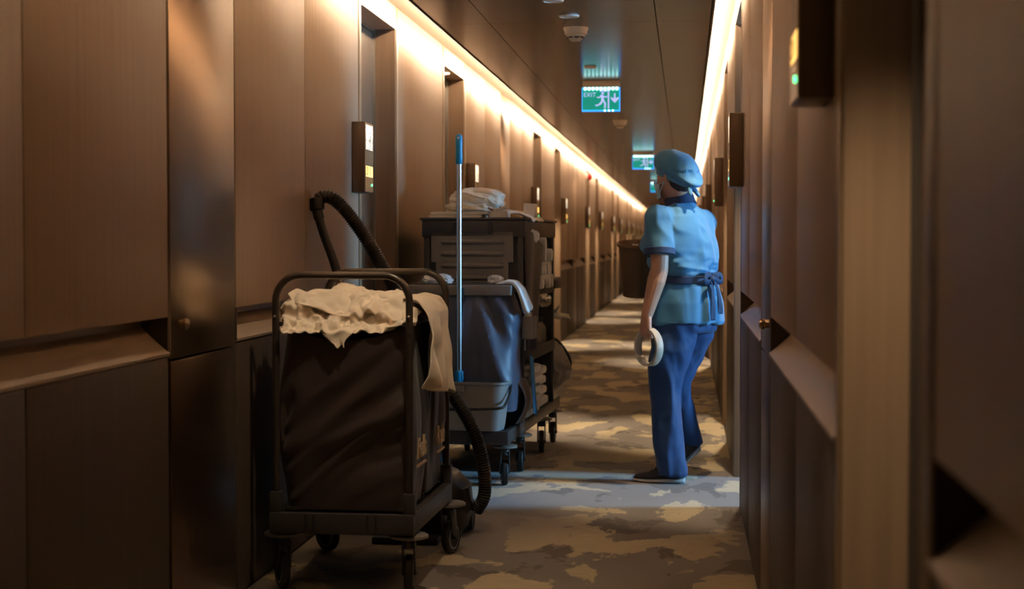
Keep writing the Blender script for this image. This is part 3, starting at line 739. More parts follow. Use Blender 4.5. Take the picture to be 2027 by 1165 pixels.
# ---------------- housekeeping trolley ----------------
TR = (-1.082, 7.62, 0); TA = -math.radians(3.1)
TM = Matrix.Translation(TR) @ Matrix.Rotation(TA, 4, 'Z')
def hk_trolley():
    t = empty('housekeeping_trolley', TR, TA, label='tall charcoal housekeeping trolley with ribbed grey panel, shelves and waste bag', cat='trolley')
    b = B(); z0, z1 = .205, .272
    b.box(-.24, .24, .04, .07, z0, z1, .004).box(-.24, .24, 1.90, 1.93, z0, z1, .004).box(-.24, -.21, .05, 1.92, z0, z1, .004).box(.21, .24, .05, 1.92, z0, z1, .004).box(-.22, .22, .06, 1.91, z0+.004, z0+.024)
    b.build('base_frame', M['plast'], t)
    for x in (.055, -.055): B().box(x-.010, x+.010, .034, .041, z0+.006, z1-.004).build('clip_slot', M['dark_hole'], t, False)
    for y, sw in ((.12, .25), (.60, .1), (1.36, .15), (1.82, .05)):
        for x in (-.21, .212): castor(t, x, y, swivel=sw, ring=M['daylit_ring'] if (y < .2) else None, ztop=.20, disc=.06)
    # cabinet carcass
    yc0, yc1 = .43, 1.56
    for x in (-.255, .225): B().box(x, x+.03, yc0, yc0+.03, .27, 1.24, .004).build('corner_post', M['plast'], t)
    for x in (-.255, .235): B().box(x, x+.02, yc1-.03, yc1, .27, 1.24, .004).build('corner_post', M['plast'], t)
    B().box(-.262, .262, yc0-.012, yc1+.01, 1.20, 1.285, .006).build('top_rim', M['plast'], t)
    B().box(-.270, .270, yc0-.02, yc1+.018, 1.285, 1.298, .004).build('top_deck', M['plast'], t)
    for x in (-.09, .09): B().box(x-.010, x+.010, yc0-.0165, yc0-.011, 1.215, 1.275, .001).build('rim_clip', M['dark_hole'], t, False)
    B().box(-.225, .225, yc0+.012, yc0+.022, .27, 1.20).build('front_board', M['plast'], t, False)
    B().box(-.255, -.245, yc0+.02, yc1-.02, .27, 1.21).build('wall_side_board', M['plast'], t, False)
    B().box(-.235, .235, yc1-.02, yc1-.01, .27, 1.21).build('rear_board', M['plast'], t, False)
    # grey front panel with notched lower corners and embossed ribs
    b = B(); pf = [(-.213, 1.225), (.203, 1.225), (.203, 1.075), (.178, 1.075), (.178, .93), (-.188, .93), (-.188, 1.075), (-.213, 1.075)]
    b.prism(pf, yc0-.012, yc0+.012)
    b.build('ribbed_panel', M['plast_grey'], t, False)
    for z in (1.178, 1.118, 1.058, .998, .95):
        B().loft([(V((-.165, yc0-.013, z)), V((0, 1, 0)), V((0, 0, 1)), .003, .006, 2), (V((-.155, yc0-.013, z)), V((0, 1, 0)), V((0, 0, 1)), .010, .013, 2), (V((.150, yc0-.013, z)), V((0, 1, 0)), V((0, 0, 1)), .010, .013, 2), (V((.160, yc0-.013, z)), V((0, 1, 0)), V((0, 0, 1)), .003, .006, 2)], 12).build('rib', M['plast_grey'], t)
    # shelves, open to the corridor
    for z in (.575, .905):
        B().box(-.245, .25, yc0+.03, yc1-.02, z, z+.015).build('shelf', M['plast'], t, False)
        B().box(.243, .256, yc0+.05, yc1+.02, z-.012, z+.052, .003).build('shelf_lip', M['plast'], t)
    # handle bar behind
    B().tube([(.23, yc1, .96), (.25, yc1+.28, .96), (-.25, yc1+.28, .96), (-.23, yc1, .96)], .014, 12).build('push_handle', M['plast'], t)
    B().box(.215, .262, yc1-.01, yc1+.30, .91, .96, .006).build('handle_bracket', M['plast'], t)
    # front bag holder
    b = B()
    b.box(-.262, .245, .10, .13, .918, .968, .006).box(-.262, -.232, .12, .43, .93, .968, .005).box(.215, .245, .12, .43, .93, .968, .005)
    b.build('bag_holder', M['plast_grey'], t)
    B().box(-.24, .23, .128, .42, .952, .974, .004).build('bag_lid', M['plast'], t)
    B().box(-.015, .015, .092, .104, .90, .955, .003).build('mop_clip', M['plast'], t)
    nu, nv = 100, 40
    def bagf(u, v):
        x, y = perim(u, 5); sa = y
        z = .955-.60*v
        w = .225+.03*math.sin(PI*v)+.02*v
        px = .0+x*w; py = .265+y*(.135+.055*math.sin(PI*min(1, v*.9))**1)*(1 if sa < 0 else .9)
        # folds radiating from where the bag is gathered at the top
        ang = math.atan2(px-.06, .08+v*.7)
        r_ = ridge(V((ang*2.6, v*.8, 1.7)), 2)
        cr = ridge(V((px*7+z*5, z*9-px*3, 4.4)), 2)
        am = .022*(r_-.7)*min(1, v*3+.2)*(1-.4*v)+.012*(cr-.7)*max(0, v-.4)
        px += x*am; py += y*am
        return (px, py, z)
    b = B().grid(bagf, nu, nv); bmesh.ops.remove_doubles(b.bm, verts=b.bm.verts, dist=.0004)
    b.build('waste_bag', M['bag_navy'], t, label='hanging grey vinyl waste bag')
    # fabric side cover, unzipped and hanging open
    def flap(u, v):
        y = yc0-.008+u*(.50-.40*v); z = 1.235-.60*v-.085*u*u*(1-v)
        x = .262+.045*math.sin(PI*min(1, u*.75))*(.45+.55*v)+.008*math.sin(u*8+v*2)
        return (x, y, z)
    sheet('side_cover', flap, 26, 30, M['bag'], t, .004)
    # rear bag platform hoop
    B().tube([(-.2, 1.60, .63), (.2, 1.60, .63), (.21, 1.86, .63), (-.21, 1.86, .63)], .008, 8, closed=True).build('rear_bag_ring', M['tube'], t)
    for x in (-.2, .2): B().tube([(x, 1.86, .26), (x, 1.86, .63)], .008, 8).build('rear_post', M['tube'], t)
    return t
hk_trolley()
def on_trolley(o):
    o.location = TR; o.rotation_euler = (0, 0, TA); return o
# bucket at the front
BA = TA-math.radians(7); bk = empty('mop_bucket', tuple(TM @ V((.03, .105, 0))-Matrix.Rotation(BA, 4, 'Z') @ V((.03, .105, 0))), BA, label='grey rectangular mop bucket with black handle at the trolley front', cat='bucket')
def rr(z, ax, ay, cx, cy, e=5): return (V((cx, cy, z)), V((1, 0, 0)), V((0, 1, 0)), ax, ay, e)
b = B(); n = 40; cx_, cy_ = .03, .105
b.loft([rr(.274, .175, .078, cx_, cy_), rr(.30, .180, .083, cx_, cy_), rr(.49, .203, .098, cx_, cy_), rr(.497, .212, .106, cx_, cy_), rr(.508, .212, .106, cx_, cy_), rr(.508, .200, .094, cx_, cy_), rr(.49, .197, .092, cx_, cy_), rr(.30, .172, .076, cx_, cy_), rr(.285, .165, .07, cx_, cy_)], n)
b.build('tub', M['bucket'], bk)
B().box(-.115, .05, -.006, .004, .462, .492, .004).build('pour_lip', M['bucket'], bk)
B().box(-.105, -.055, -.009, -.003, .465, .488, .001).build('white_label', M['card'], bk, False, label='small white label')
pts = [(.235, .16, .495), (.246, .10, .45), (.247, .02, .405), (.235, -.02, .392), (.15, -.035, .386), (0, -.042, .382), (-.12, -.04, .382), (-.18, -.02, .39), (-.19, .04, .42), (-.185, .1, .49)]
hd = B().tube(smooth_path(pts, 6), .007, 10).build('carry_handle', M['sign_black'], bk)
B().loft([(V((-.10, -.04, .382)), V((0, 1, 0)), V((0, 0, 1)), .010, .010, 2), (V((.10, -.04, .384)), V((0, 1, 0)), V((0, 0, 1)), .010, .010, 2)], 12).build('handle_grip', M['sign_black'], hd)
# mop standing in the bucket
mp = empty('mop', tuple(TM @ V((-.002, .070, .29))), TA, label='mop with aluminium pole and blue grip standing in the bucket', cat='mop')
B().tube([(0, 0, .2), (0, 0, 1.27)], .0125, 16).build('pole', M['alu'], mp)
B().lathe([(.013, 1.258), (.0165, 1.263), (.017, 1.30), (.0155, 1.32), (.017, 1.36), (.017, 1.385), (.012, 1.398), (.004, 1.402)], n=18).build('grip', M['blue_plastic'], mp, label='bright blue hand grip')
B().lathe([(.0055, -.0185), (.0055, .0185)], c=(0, 0, 1.383), n=10, M=Matrix.Rotation(PI/2, 4, 'X')).build('hang_hole', M['card'], mp)
b = B().lathe([(.010, .205), (.016, .212), (.0195, .225), (.0195, .262), (.0165, .268), (.014, .270)], n=12)
for k in range(6): b.box(-.0035, .0035, .017, .0225, .222, .264, .001, M=Matrix.Rotation(k*PI/3, 4, 'Z'))
b.build('connector', M['blue_plastic'], mp, label='blue ribbed pole connector')
B().box(-.08, .09, -.022, .035, .008, .03, .006).tube([(0, 0, .02), (0, 0, .21)], .011, 12).build('mop_head', M['blue_plastic'], mp)

# goods on the trolley
def blob(name, c, s, seed, mt, amp=.12, sub=4, rz=0, fl=2.2, **k):
    b = B(); bmesh.ops.create_icosphere(b.bm, subdivisions=sub, radius=1)
    for v in b.bm.verts:
        p = v.co.copy(); q = V((math.copysign(abs(p.x)**.75, p.x), math.copysign(abs(p.y)**.75, p.y), math.copysign(abs(p.z)**.9, p.z)))
        d = amp*(ridge(V((p.x*1.3+p.z*.5, p.y*1.5, p.z*1.5+p.x*.6))*fl*.5+V((seed, seed*2, 0)), 3)-.6)
        q *= 1+d
        v.co = V((q.x*s[0], q.y*s[1], max(q.z*s[2], -s[2]*.92)))
    bmesh.ops.rotate(b.bm, verts=b.bm.verts, cent=(0, 0, 0), matrix=Matrix.Rotation(rz, 3, 'Z'))
    bmesh.ops.translate(b.bm, verts=b.bm.verts, vec=V(c))
    return on_trolley(b.build(name, mt, None, True, **k))
TZ = 1.298
def folded(name, c, sx, sy, n, th, seed, rot=0, mt=None, **k):
    rq = random.Random(seed); b = B()
    for i in range(n):
        dx, dy = rq.uniform(-.008, .008), rq.uniform(-.008, .008); z = c[2]+i*th
        b.loft([(V((c[0]+dx, c[1]+dy-sy, z+th*.5)), V((1, 0, 0)), V((0, 0, 1)), sx*.985, th*.44, 5), (V((c[0]+dx, c[1]+dy-sy+.01, z+th*.5)), V((1, 0, 0)), V((0, 0, 1)), sx, th*.5, 5),
                (V((c[0]+dx, c[1]+dy+sy-.01, z+th*.5)), V((1, 0, 0)), V((0, 0, 1)), sx, th*.5, 5), (V((c[0]+dx, c[1]+dy+sy, z+th*.5)), V((1, 0, 0)), V((0, 0, 1)), sx*.985, th*.44, 5)], 20)
    return on_trolley(b.build(name, mt or M['cloth'], None, True, **k))
for i, (cx1, cy1, sx1, sy1) in enumerate(((-.10, .68, .14, .22), (-.07, .66, .15, .20))):
    folded('folded_sheet', (cx1, cy1, TZ+.016*i), sx1, sy1, 1, .016, 30+i, label=('flat folded white sheet lying directly on the trolley top', 'folded white sheet on top of the flat sheet under the linen bundle')[i], cat='linen')
blob('linen_bundle', (-.03, .73, TZ+.095), (.135, .17, .060), 3.3, M['cloth'], .13, 5, .2, 1.7, label='big rumpled white linen bundle on top of the trolley', cat='linen')
blob('pillowcase', (-.05, .69, TZ+.058), (.125, .14, .028), 8.8, M['cloth'], .13, 4, -.1, 2.6, label='rumpled white pillowcase squeezed under the linen bundle', cat='linen')
t = empty('tissue_box', TR, TA, label='brown box behind the left end of the linen bundle', cat='box')
B().box(-.19, -.11, .90, 1.02, TZ, TZ+.065, .003).build('carton', M['brown_box'], t)
t = empty('amenity_box', TR, TA, label='small open white box of wrapped items at the trolley top front', cat='box')
b = B(); x0, x1, y0, y1 = .075, .165, .46, .57
b.box(x0, x1, y0, y0+.003, TZ, TZ+.035).box(x0, x1, y1-.003, y1, TZ, TZ+.035).box(x0, x0+.003, y0, y1, TZ, TZ+.035).box(x1-.003, x1, y0, y1, TZ, TZ+.035).box(x0, x1, y0, y1, TZ, TZ+.003)
b.build('tray', M['card'], t, False)
rq = random.Random(4)
for k in range(9):
    a = V((rq.uniform(.08, .14), rq.uniform(.47, .55), TZ+.030+rq.uniform(0, .012))); d = V((rq.uniform(.015, .06)*rq.choice((-1, 1)), rq.uniform(-.02, .02), rq.uniform(0, .025)))
    B().tube([a, a+d], .0055, 8).build('wrapped_sachet', M['sole' if k % 3 else 'brown_box'], t)
t = empty('card_box', TR, TA, label='upright white card box right of the linen bundle', cat='box')
B().box(.155, .215, .72, .80, TZ, TZ+.085, .002, M=Matrix.Rotation(.04, 4, 'Y')).build('carton', M['card'], t)
def hang(u, v):
    pth = [(.10, TZ+.045), (.18, TZ+.04), (.235, TZ+.022), (.268, TZ+.006), (.278, TZ-.012)]
    q = v*4; i = min(int(q), 3); w = q-i
    return (pth[i][0]*(1-w)+pth[i+1][0]*w, .60+.42*u+.02*math.sin(v*4), pth[i][1]*(1-w)+pth[i+1][1]*w+.010*noise.noise(V((u*6, v*4, 2)))-.02*abs(u-.5)*(1-v))
on_trolley(sheet('pillowcase', hang, 30, 20, M['cloth'], sol=.010, label='white pillowcase sliding over the right edge of the trolley top', cat='linen'))
# rolled towels seen in the open side, upper compartment
gp = 'rolled towels in the upper shelf'
rolls = []
for j, (z, yl) in enumerate(((.965, (.62, .74, .86, .98, 1.10, 1.22, 1.34)), (1.035, (.66, .78, .90, 1.02, 1.14, 1.26)), (1.105, (.70, .82, .94, 1.06, 1.18)), (1.165, (.74, .88, 1.02)))):
    yl = [y for y in yl if y >= .95-.40*(1.235-z)/.6]
    for i, y in enumerate(yl):
        if y < .95-.40*(1.235-z)/.6: continue          # behind the hanging cover
        r = .036; rq = random.Random(j*10+i); xo = rq.uniform(.26, .285)
        b = B(); prof = []
        sp = [(r*.25*(k % 2), 0) for k in range(1)]
        b.lathe([(r*.3, -.14), (r*.9, -.14), (r, -.13), (r, .0), (r*.95, .012), (r*.62, .014), (r*.60, .006), (r*.45, .006), (r*.43, .014), (r*.15, .012), (r*.13, .004)], n=18, M=Matrix.Rotation(PI/2, 4, 'Y'))
        b.disp(lambda p, n_: n_*.004*noise.noise(p*30+V((i, j, 0))))
        bmesh.ops.translate(b.bm, verts=b.bm.verts, vec=V((xo, y, z)))
        rolls.append(on_trolley(b.build('rolled_towel', M['cloth_b'], None, True, label='white rolled towel, %s from front in %s layer of upper shelf' % (ordw[i], ('bottom', 'second', 'third', 'top')[j]), cat='towel', group=gp)))
blob('towel', (.245, .70, 1.205), (.045, .09, .035), 6.2, M['cloth_b'], .12, 4, 0, 2, label='white towel bulging out at the top of the side opening', cat='towel')
# middle compartment: toilet rolls, bottles
gp = 'toilet rolls on the middle shelf'
def toilet_roll(y, z, x, lab):
    t = empty('toilet_roll', tuple(TM @ V((x, y, z))), TA, label=lab, cat='toilet roll', group=gp)
    B().lathe([(.020, 0), (.053, 0), (.055, .004), (.055, .091), (.053, .095), (.020, .095)], n=26).build('paper', M['cloth_b'], t)
    B().lathe([(.020, .001), (.021, .094), (.018, .094), (.018, .001), (.020, .001)], n=18, cap=False).build('cardboard_core', M['brown_box'], t)
for j in range(3):
    for i in range(2 if j else 3):
        toilet_roll(.56+.115*i, .59+.096*j, .19, 'white toilet roll, %s from front in %s layer of middle shelf' % (ordw[i], ('bottom', 'second', 'top')[j]))
def bottle(y, z, x, h, r, lab, sc=1):
    t = empty('bottle', tuple(TM @ V((x, y, z))), TA, label=lab, cat='bottle', group='small bottles on the middle shelf')
    B().lathe([(r*.85, 0), (r, .004), (r, h*.62), (r*.8, h*.72), (r*.35, h*.82), (r*.35, h*.88)], n=18).build('flask', M['bottle'], t)
    B().lathe([(r*.42, h*.86), (r*.42, h), (r*.36, h*1.01)], n=14).build('cap', M['plast'], t)
for i in range(5): bottle(.98+.085*i, .59, .215-.01*(i % 2), .17, .028, 'clear bottle with dark cap, %s from front on middle shelf' % ordw[i])
for i in range(3): bottle(1.0+.10*i, .925, .265-.02*i, .07, .022, 'small clear flask, %s from front on shelf under the towels' % ordw[i])
# plastic wrapped bundle and loose bits
blob('wrapped_bundle', (.245, 1.08, .86), (.05, .12, .035), 2.9, M['bottle'], .2, 4, 0, 3, label='shiny clear plastic wrapped bundle in the side opening', cat='bundle')
# lower compartment: folded towels
gp = 'folded towels on the bottom shelf'
for i in range(5):
    folded('folded_towel', (.13, .78, .276+.052*i), .13+.012*(i % 2), .20, 1, .05, 50+i, mt=M['cloth_b'], label='folded white towel, %s from the bottom of the lower stack' % ordw[i], cat='towel', group=gp)
for i in range(4):
    folded('folded_towel', (.12, 1.22, .276+.055*i), .12, .18, 1, .052, 70+i, mt=M['cloth_b'], label='folded white towel, %s from the bottom of the rear lower stack' % ordw[i], cat='towel', group=gp)
# clear pocket box hooked on the side of the waste bag
t = empty('clear_caddy', TR, TA, label='clear plastic caddy hooked beside the waste bag', cat='caddy')
b = B(); b.box(.268, .325, .30, .303, .70, .81).box(.268, .325, .427, .43, .70, .81).box(.268, .271, .303, .427, .70, .81).box(.322, .325, .303, .427, .70, .81).box(.268, .325, .30, .43, .697, .701)
b.build('pocket', M['bottle'], t, False)
for k in range(3): B().box(.278+.012*k, .286+.012*k, .31, .42, .70, .845-.02*k, .001).build('paper_leaflet', M['card'], t, False)
# cloth pieces at the bag holder
def corner_towel(u, v):
    pth = [(.16, .975), (.21, .992), (.25, .985), (.278, .955), (.300, .90), (.318, .845)]
    q = v*5; i = min(int(q), 4); w = q-i; g = max(0, v-.3)
    return (pth[i][0]*(1-w)+pth[i+1][0]*w+g*.02*math.sin(u*9), .13+.16*u+.01*math.sin(v*5), pth[i][1]*(1-w)+pth[i+1][1]*w-.02*g*math.sin(u*4)+.006*noise.noise(V((u*5, v*5, 1))))
on_trolley(sheet('cleaning_cloth', corner_towel, 26, 26, M['cloth_b'], sol=.016, label='thick pale cloth draped over the right corner of the bag holder', cat='cloth'))
blob('cleaning_cloth', (-.135, .20, .990), (.065, .06, .028), 4.4, M['cloth_b'], .2, 4, 0, 3, label='crumpled white cloth lying on the left of the bag lid', cat='cloth')
blob('cleaning_cloth', (.135, .30, .990), (.035, .04, .022), 1.4, M['cloth_b'], .2, 4, 0, 3, label='small white cloth lump on the right of the bag lid', cat='cloth')
def bluec(u, v): return (.278+.016*v+.006*math.sin(u*7), .50+.10*u+.03*v, .60-.30*v+.01*math.sin(u*5))
on_trolley(sheet('cleaning_cloth', bluec, 14, 14, M['blue_cloth'], sol=.006, label='long blue cloth hanging beside the bucket on the trolley side', cat='cloth'))
def darkbag(u, v): return (.25+.04*math.sin(PI*v)+.008*math.sin(u*9+v*4), .24+.24*u, .50-.22*v)
on_trolley(sheet('apron', darkbag, 18, 14, M['bag'], sol=.006, label='dark brown cloth bundled behind the mop bucket', cat='cloth'))
# grey rubbish bag at the back
rb = empty('rubbish_bag', TR, TA, label='bulging grey rubbish bag hanging at the back of the trolley', cat='bag')
b = B(); bmesh.ops.create_icosphere(b.bm, subdivisions=5, radius=1)
for v in b.bm.verts:
    p = v.co.copy(); d = 1+.10*(ridge(V((math.atan2(p.y, p.x)*2.2, p.z*1.2, 3)), 3)-.7)
    v.co = V((.06+p.x*.255*d, 1.74+p.y*.15*d, .445+p.z*(.165 if p.z < 0 else .20)*d))
b.build('sack', M['grey_sack'], rb)
B().tube(smooth_path([(.13, 1.66, .615), (.23, 1.68, .622), (.275, 1.74, .58), (.325, 1.76, .48), (.29, 1.76, .37)], 6), .008, 8).build('tied_rim', M['sign_black'], rb)
def glove(u, v): return (.255+.085*v, 1.585+.05*u, .765-.02*v+.012*math.sin(u*6)+.01*math.sin(v*6))
gl = empty('rubber_glove', TR, TA, label='beige rubber glove poking out at the back of the trolley', cat='glove')
b = B(); b.caps([(.225, 1.60, .80), (.245, 1.60, .77), (.275, 1.60, .755)], [.022, .026, .022])
for k in range(4): b.caps([(.275, 1.585+.012*k, .755+.004*k), (.315, 1.58+.018*k, .752+.008*(k % 2)), (.345-.006*k, 1.575+.022*k, .742+.006*k)], [.008, .0075, .006], 8)
b.caps([(.255, 1.585, .78), (.275, 1.57, .80), (.285, 1.56, .815)], [.009, .008, .006], 8)
remesh(b.build('hand_shape', M['cloth'], gl), .004, 2)

# ---------------- the cleaner ----------------
PX, PY = 0.0, 8.02
mr = empty('person', (PX, PY, 0), 0, label='person in pale blue tunic, navy trousers and blue cap, walking left with ring in hand', cat='person')
O = V((PX, PY, 0))
hd_ = V((-.80, .60, 0)).normalized(); lf = V((-hd_.y, hd_.x, 0))      # heading and left
def tw(p): return V(p)-O
Z = V((0, 0, 1))
b = B()
# torso, hips
def ring_t(c, z, rl, rf, lean=0, e=2.3): return (V((c[0], c[1], z))-O, lf, hd_, rl, rf, e)
b.loft([ring_t((.0, 8.03), .78, .165, .125), ring_t((.0, 8.03), .88, .175, .14), ring_t((-.005, 8.03), 1.0, .15, .125), ring_t((-.012, 8.03), 1.12, .15, .125), ring_t((-.012, 8.03), 1.22, .155, .115), ring_t((-.008, 8.03), 1.29, .13, .08), ring_t((-.012, 8.03), 1.345, .06, .055)], 30)
SL = V((-.125, 7.90, 1.285)); SR = V((.090, 8.165, 1.265)); HL = V((-.055, 7.955, .82)); HR = V((.055, 8.10, .82))
EL = V((-.124, 7.855, 1.045)); WLp = V((-.186, 7.84, .815))
ER = V((.02, 8.40, 1.09)); WRp = V((-.125, 8.43, 1.13))
KL = V((-.088, 7.93, .455)); AL = V((-.060, 7.905, .085)); KR = V((-.045, 8.14, .47)); AR = V((.018, 8.25, .155))
for s_, e_, w_ in ((SL, EL, WLp), (SR, ER, WRp)):
    b.caps([tw(s_), tw(s_.lerp(e_, .35)), tw(s_.lerp(e_, .8)), tw(e_)], [.056, .054, .046, .043])
    b.caps([tw(e_), tw(e_.lerp(w_, .25)), tw(e_.lerp(w_, .65)), tw(w_)], [.043, .045, .036, .027])
for h_, k_, a_ in ((HL, KL, AL), (HR, KR, AR)):
    b.caps([tw(h_), tw(h_.lerp(k_, .4)), tw(k_)], [.075, .060, .044]); b.caps([tw(k_), tw(k_.lerp(a_, .35)), tw(a_)], [.044, .044, .032])
# neck and head: heading of the head
hh = V((-.76, .65, 0)).normalized(); hl = V((-hh.y, hh.x, 0)); HC_ = V((-.052, 8.00, 1.487))
b.caps([tw((-.018, 8.03, 1.32)), tw((-.030, 8.02, 1.38)), tw((-.044, 8.005, 1.44))], [.062, .054, .052])
def hp(f, l, u): return HC_+hh*f+hl*l+Z*u-O
hb = bmesh.ops.create_icosphere(b.bm, subdivisions=4, radius=1)['verts']
for v in hb:
    p = v.co.copy(); f, l, u = p.x, p.y, p.z
    ru = .112 if u > 0 else .118
    wl_ = .074*(1-.22*max(0, -u)**1.5); rf = .094*(1-.12*max(0, -u)*(f < 0)*1.6)
    v.co = hp(f*rf+(.012*max(0, -u) if f > 0 else 0), l*wl_, u*ru)
# brow, nose, lips, chin, ears
b.caps([hp(.088, 0, .02), hp(.102, 0, -.012), hp(.110, 0, -.034)], [.010, .012, .014], 10)
for s_ in (-1, 1):
    b.caps([hp(.096, s_*.010, -.036), hp(.094, s_*.014, -.038)], [.009, .008], 8)
    b.caps([hp(.082, s_*.014, .024), hp(.077, s_*.035, .028), hp(.062, s_*.055, .022)], [.008, .008, .007], 8)
    b.caps([hp(.002, s_*.074, .020), hp(-.010, s_*.083, .012), hp(-.010, s_*.082, -.012), hp(0, s_*.074, -.030)], [.009, .011, .009, .007], 8)
b.caps([hp(.090, -.018, -.064), hp(.095, 0, -.062), hp(.090, .018, -.064)], [.007, .009, .007], 8)
b.caps([hp(.086, -.014, -.074), hp(.091, 0, -.075), hp(.086, .014, -.074)], [.007, .008, .007], 8)
b.caps([hp(.070, -.010, -.100), hp(.072, .010, -.100)], [.018, .018], 10)
# hands
def hand(w, d, pn, ts, curls, thumb, sc=1.0):
    # w wrist, d finger direction, pn palm normal (side the fingers curl to), ts direction of thumb side
    d = d.normalized(); pn = (pn-d*pn.dot(d)).normalized(); ts = (ts-d*ts.dot(d)-pn*ts.dot(pn)).normalized()
    k = w+d*.075*sc
    b.loft([(tw(w-d*.01), ts, pn, .026*sc, .020*sc, 2.4), (tw(w+d*.02*sc), ts, pn, .034*sc, .017*sc, 2.6), (tw(w+d*.055*sc), ts, pn, .040*sc, .015*sc, 3), (tw(k+d*.006), ts, pn, .037*sc, .011*sc, 3)], 20)
    for i, (off, ln) in enumerate(((.0315, .070), (.0105, .078), (-.0105, .072), (-.0315, .056))):
        p = k+ts*off*sc-d*.004; a = curls[i][0]; pts = [p-d*.02]; pts.append(p)
        for seg, cu in zip((.46, .30, .24), curls[i]):
            if seg != .46: a += cu
            dv = d*math.cos(a)+pn*math.sin(a); p = p+dv*ln*seg*sc; pts.append(p)
        b.caps([tw(q) for q in pts], [.0085*sc, .0085*sc, .0082*sc, .0077*sc, .0068*sc], 10)
    p = w+d*.022*sc+ts*.026*sc; t1, t2 = thumb
    b.caps([tw(w+d*.012*sc+ts*.014*sc), tw(p), tw(p+(d*t1[0]+ts*t1[1]+pn*t1[2]).normalized()*.036*sc), tw(p+(d*t1[0]+ts*t1[1]+pn*t1[2]).normalized()*.036*sc+(d*t2[0]+ts*t2[1]+pn*t2[2]).normalized()*.028*sc)], [.014*sc, .0135*sc, .0105*sc, .0085*sc], 10)
AX = V((-.78, -.62, 0)).normalized()                       # axis of the ring, near opening
hand(WLp, V((-.10, .02, -1)), -AX, V((-.62, .78, 0)), ((.55, 1.0, .8), (.55, 1.0, .8), (.6, 1.0, .8), (.65, 1.0, .8)), ((.55, .35, .75), (.5, -.2, .85)))
BC = V((-.245, 8.44, 1.165))
hand(WRp, V((-1, .02, .10)), V((-.25, .1, -1)), V((.1, -1, 0)), ((.5, .9, .7), (.5, .9, .7), (.55, .9, .7), (.6, .9, .7)), ((.7, .55, .45), (.6, .1, .8)))
body = b.build('body', M['skin'], mr)
remesh(body, .0033, 3)
# eyes
for s_ in (-1, 1):
    e = B(); bmesh.ops.create_icosphere(e.bm, subdivisions=3, radius=.0125); bmesh.ops.translate(e.bm, verts=e.bm.verts, vec=hp(.0745, s_*.031, .004)); eo = e.build('eye', M['eye_white'], mr)
    e = B(); bmesh.ops.create_icosphere(e.bm, subdivisions=2, radius=.0058); bmesh.ops.translate(e.bm, verts=e.bm.verts, vec=hp(.0835, s_*.0315, .004)); e.build('iris', M['eye'], eo)
    e = B(); e.caps([hp(.083, s_*.018, .012), hp(.0855, s_*.031, .0155), hp(.078, s_*.045, .011)], [.003, .0042, .003], 8); e.build('eyelid', M['skin'], eo)
    e = B(); e.caps([hp(.091, s_*.016, .029), hp(.085, s_*.036, .034), hp(.072, s_*.052, .029)], [.0028, .0036, .002], 8); e.build('eyebrow', M['hair'], mr)
# tunic
def cloth_fold(sc, amp, stretch=(1, 1, 1), seed=0):
    st = V(stretch)
    def f(p, n):
        q = V((p.x*st.x, p.y*st.y, p.z*st.z))*sc+V((seed, seed, seed)); w = V((noise.noise(q*.5), noise.noise(q*.5+V((7, 7, 7))), noise.noise(q*.5+V((2, 9, 4)))))
        return amp*(ridge(q+w*.8, 2)-.7)
    return f
b = B()
T = [((.004, 8.035), .775, .205, .165), ((.003, 8.035), .80, .204, .165), ((0, 8.035), .88, .197, .162), ((-.004, 8.035), .955, .178, .148), ((-.006, 8.035), .998, .170, .142), ((-.008, 8.035), 1.04, .174, .146), ((-.014, 8.032), 1.12, .180, .152), ((-.018, 8.030), 1.19, .183, .147), ((-.016, 8.03), 1.25, .182, .128), ((-.014, 8.03), 1.30, .172, .108), ((-.018, 8.03), 1.335, .140, .09), ((-.026, 8.03), 1.365, .085, .072), ((-.032, 8.03), 1.385, .068, .066)]
b.loft([ring_t(c, z, a, f_) for c, z, a, f_ in T], 48)
# bust
b.caps([tw(V((-.02, 8.03, 1.165))+hd_*.115+lf*.07), tw(V((-.02, 8.03, 1.165))+hd_*.115-lf*.07)], [.072, .072], 16)
for s_, e_ in ((SL, EL), (SR, ER)):
    q = s_.lerp(e_, .70); inn = s_+(V((-.01, 8.03, 1.27))-s_)*.45
    b.caps([tw(inn), tw(s_+V((0, 0, .004)))], [.066, .070], 18)
    d_ = (q-s_).normalized(); u_ = d_.cross(V((0, 0, 1)) if abs(d_.z) < .8 else hd_).normalized(); w_ = d_.cross(u_)
    b.loft([(tw(s_-d_*.02), u_, w_, .066, .066, 2), (tw(s_.lerp(e_, .3)), u_, w_, .070, .070, 2), (tw(q), u_, w_, .068, .068, 2)], 28)
tun = b.build('tunic', M['uniform'], mr)
cf = cloth_fold(6.5, .014, (1, 1, .8), 3); cf2 = cloth_fold(5, .013, (1.6, 1.6, .28), 11); cf3 = cloth_fold(6, .008, (.5, .5, 2.2), 5)
def tf(p, n):
    z = p.z; a = max(0, min(1, (1.0-z)/.06)); c_ = math.exp(-((z-1.06)/.06)**2)
    return cf(p, n)*(1-a)*.9+cf2(p, n)*a+cf3(p, n)*c_*1.6
remesh(tun, .006, 5, tf)
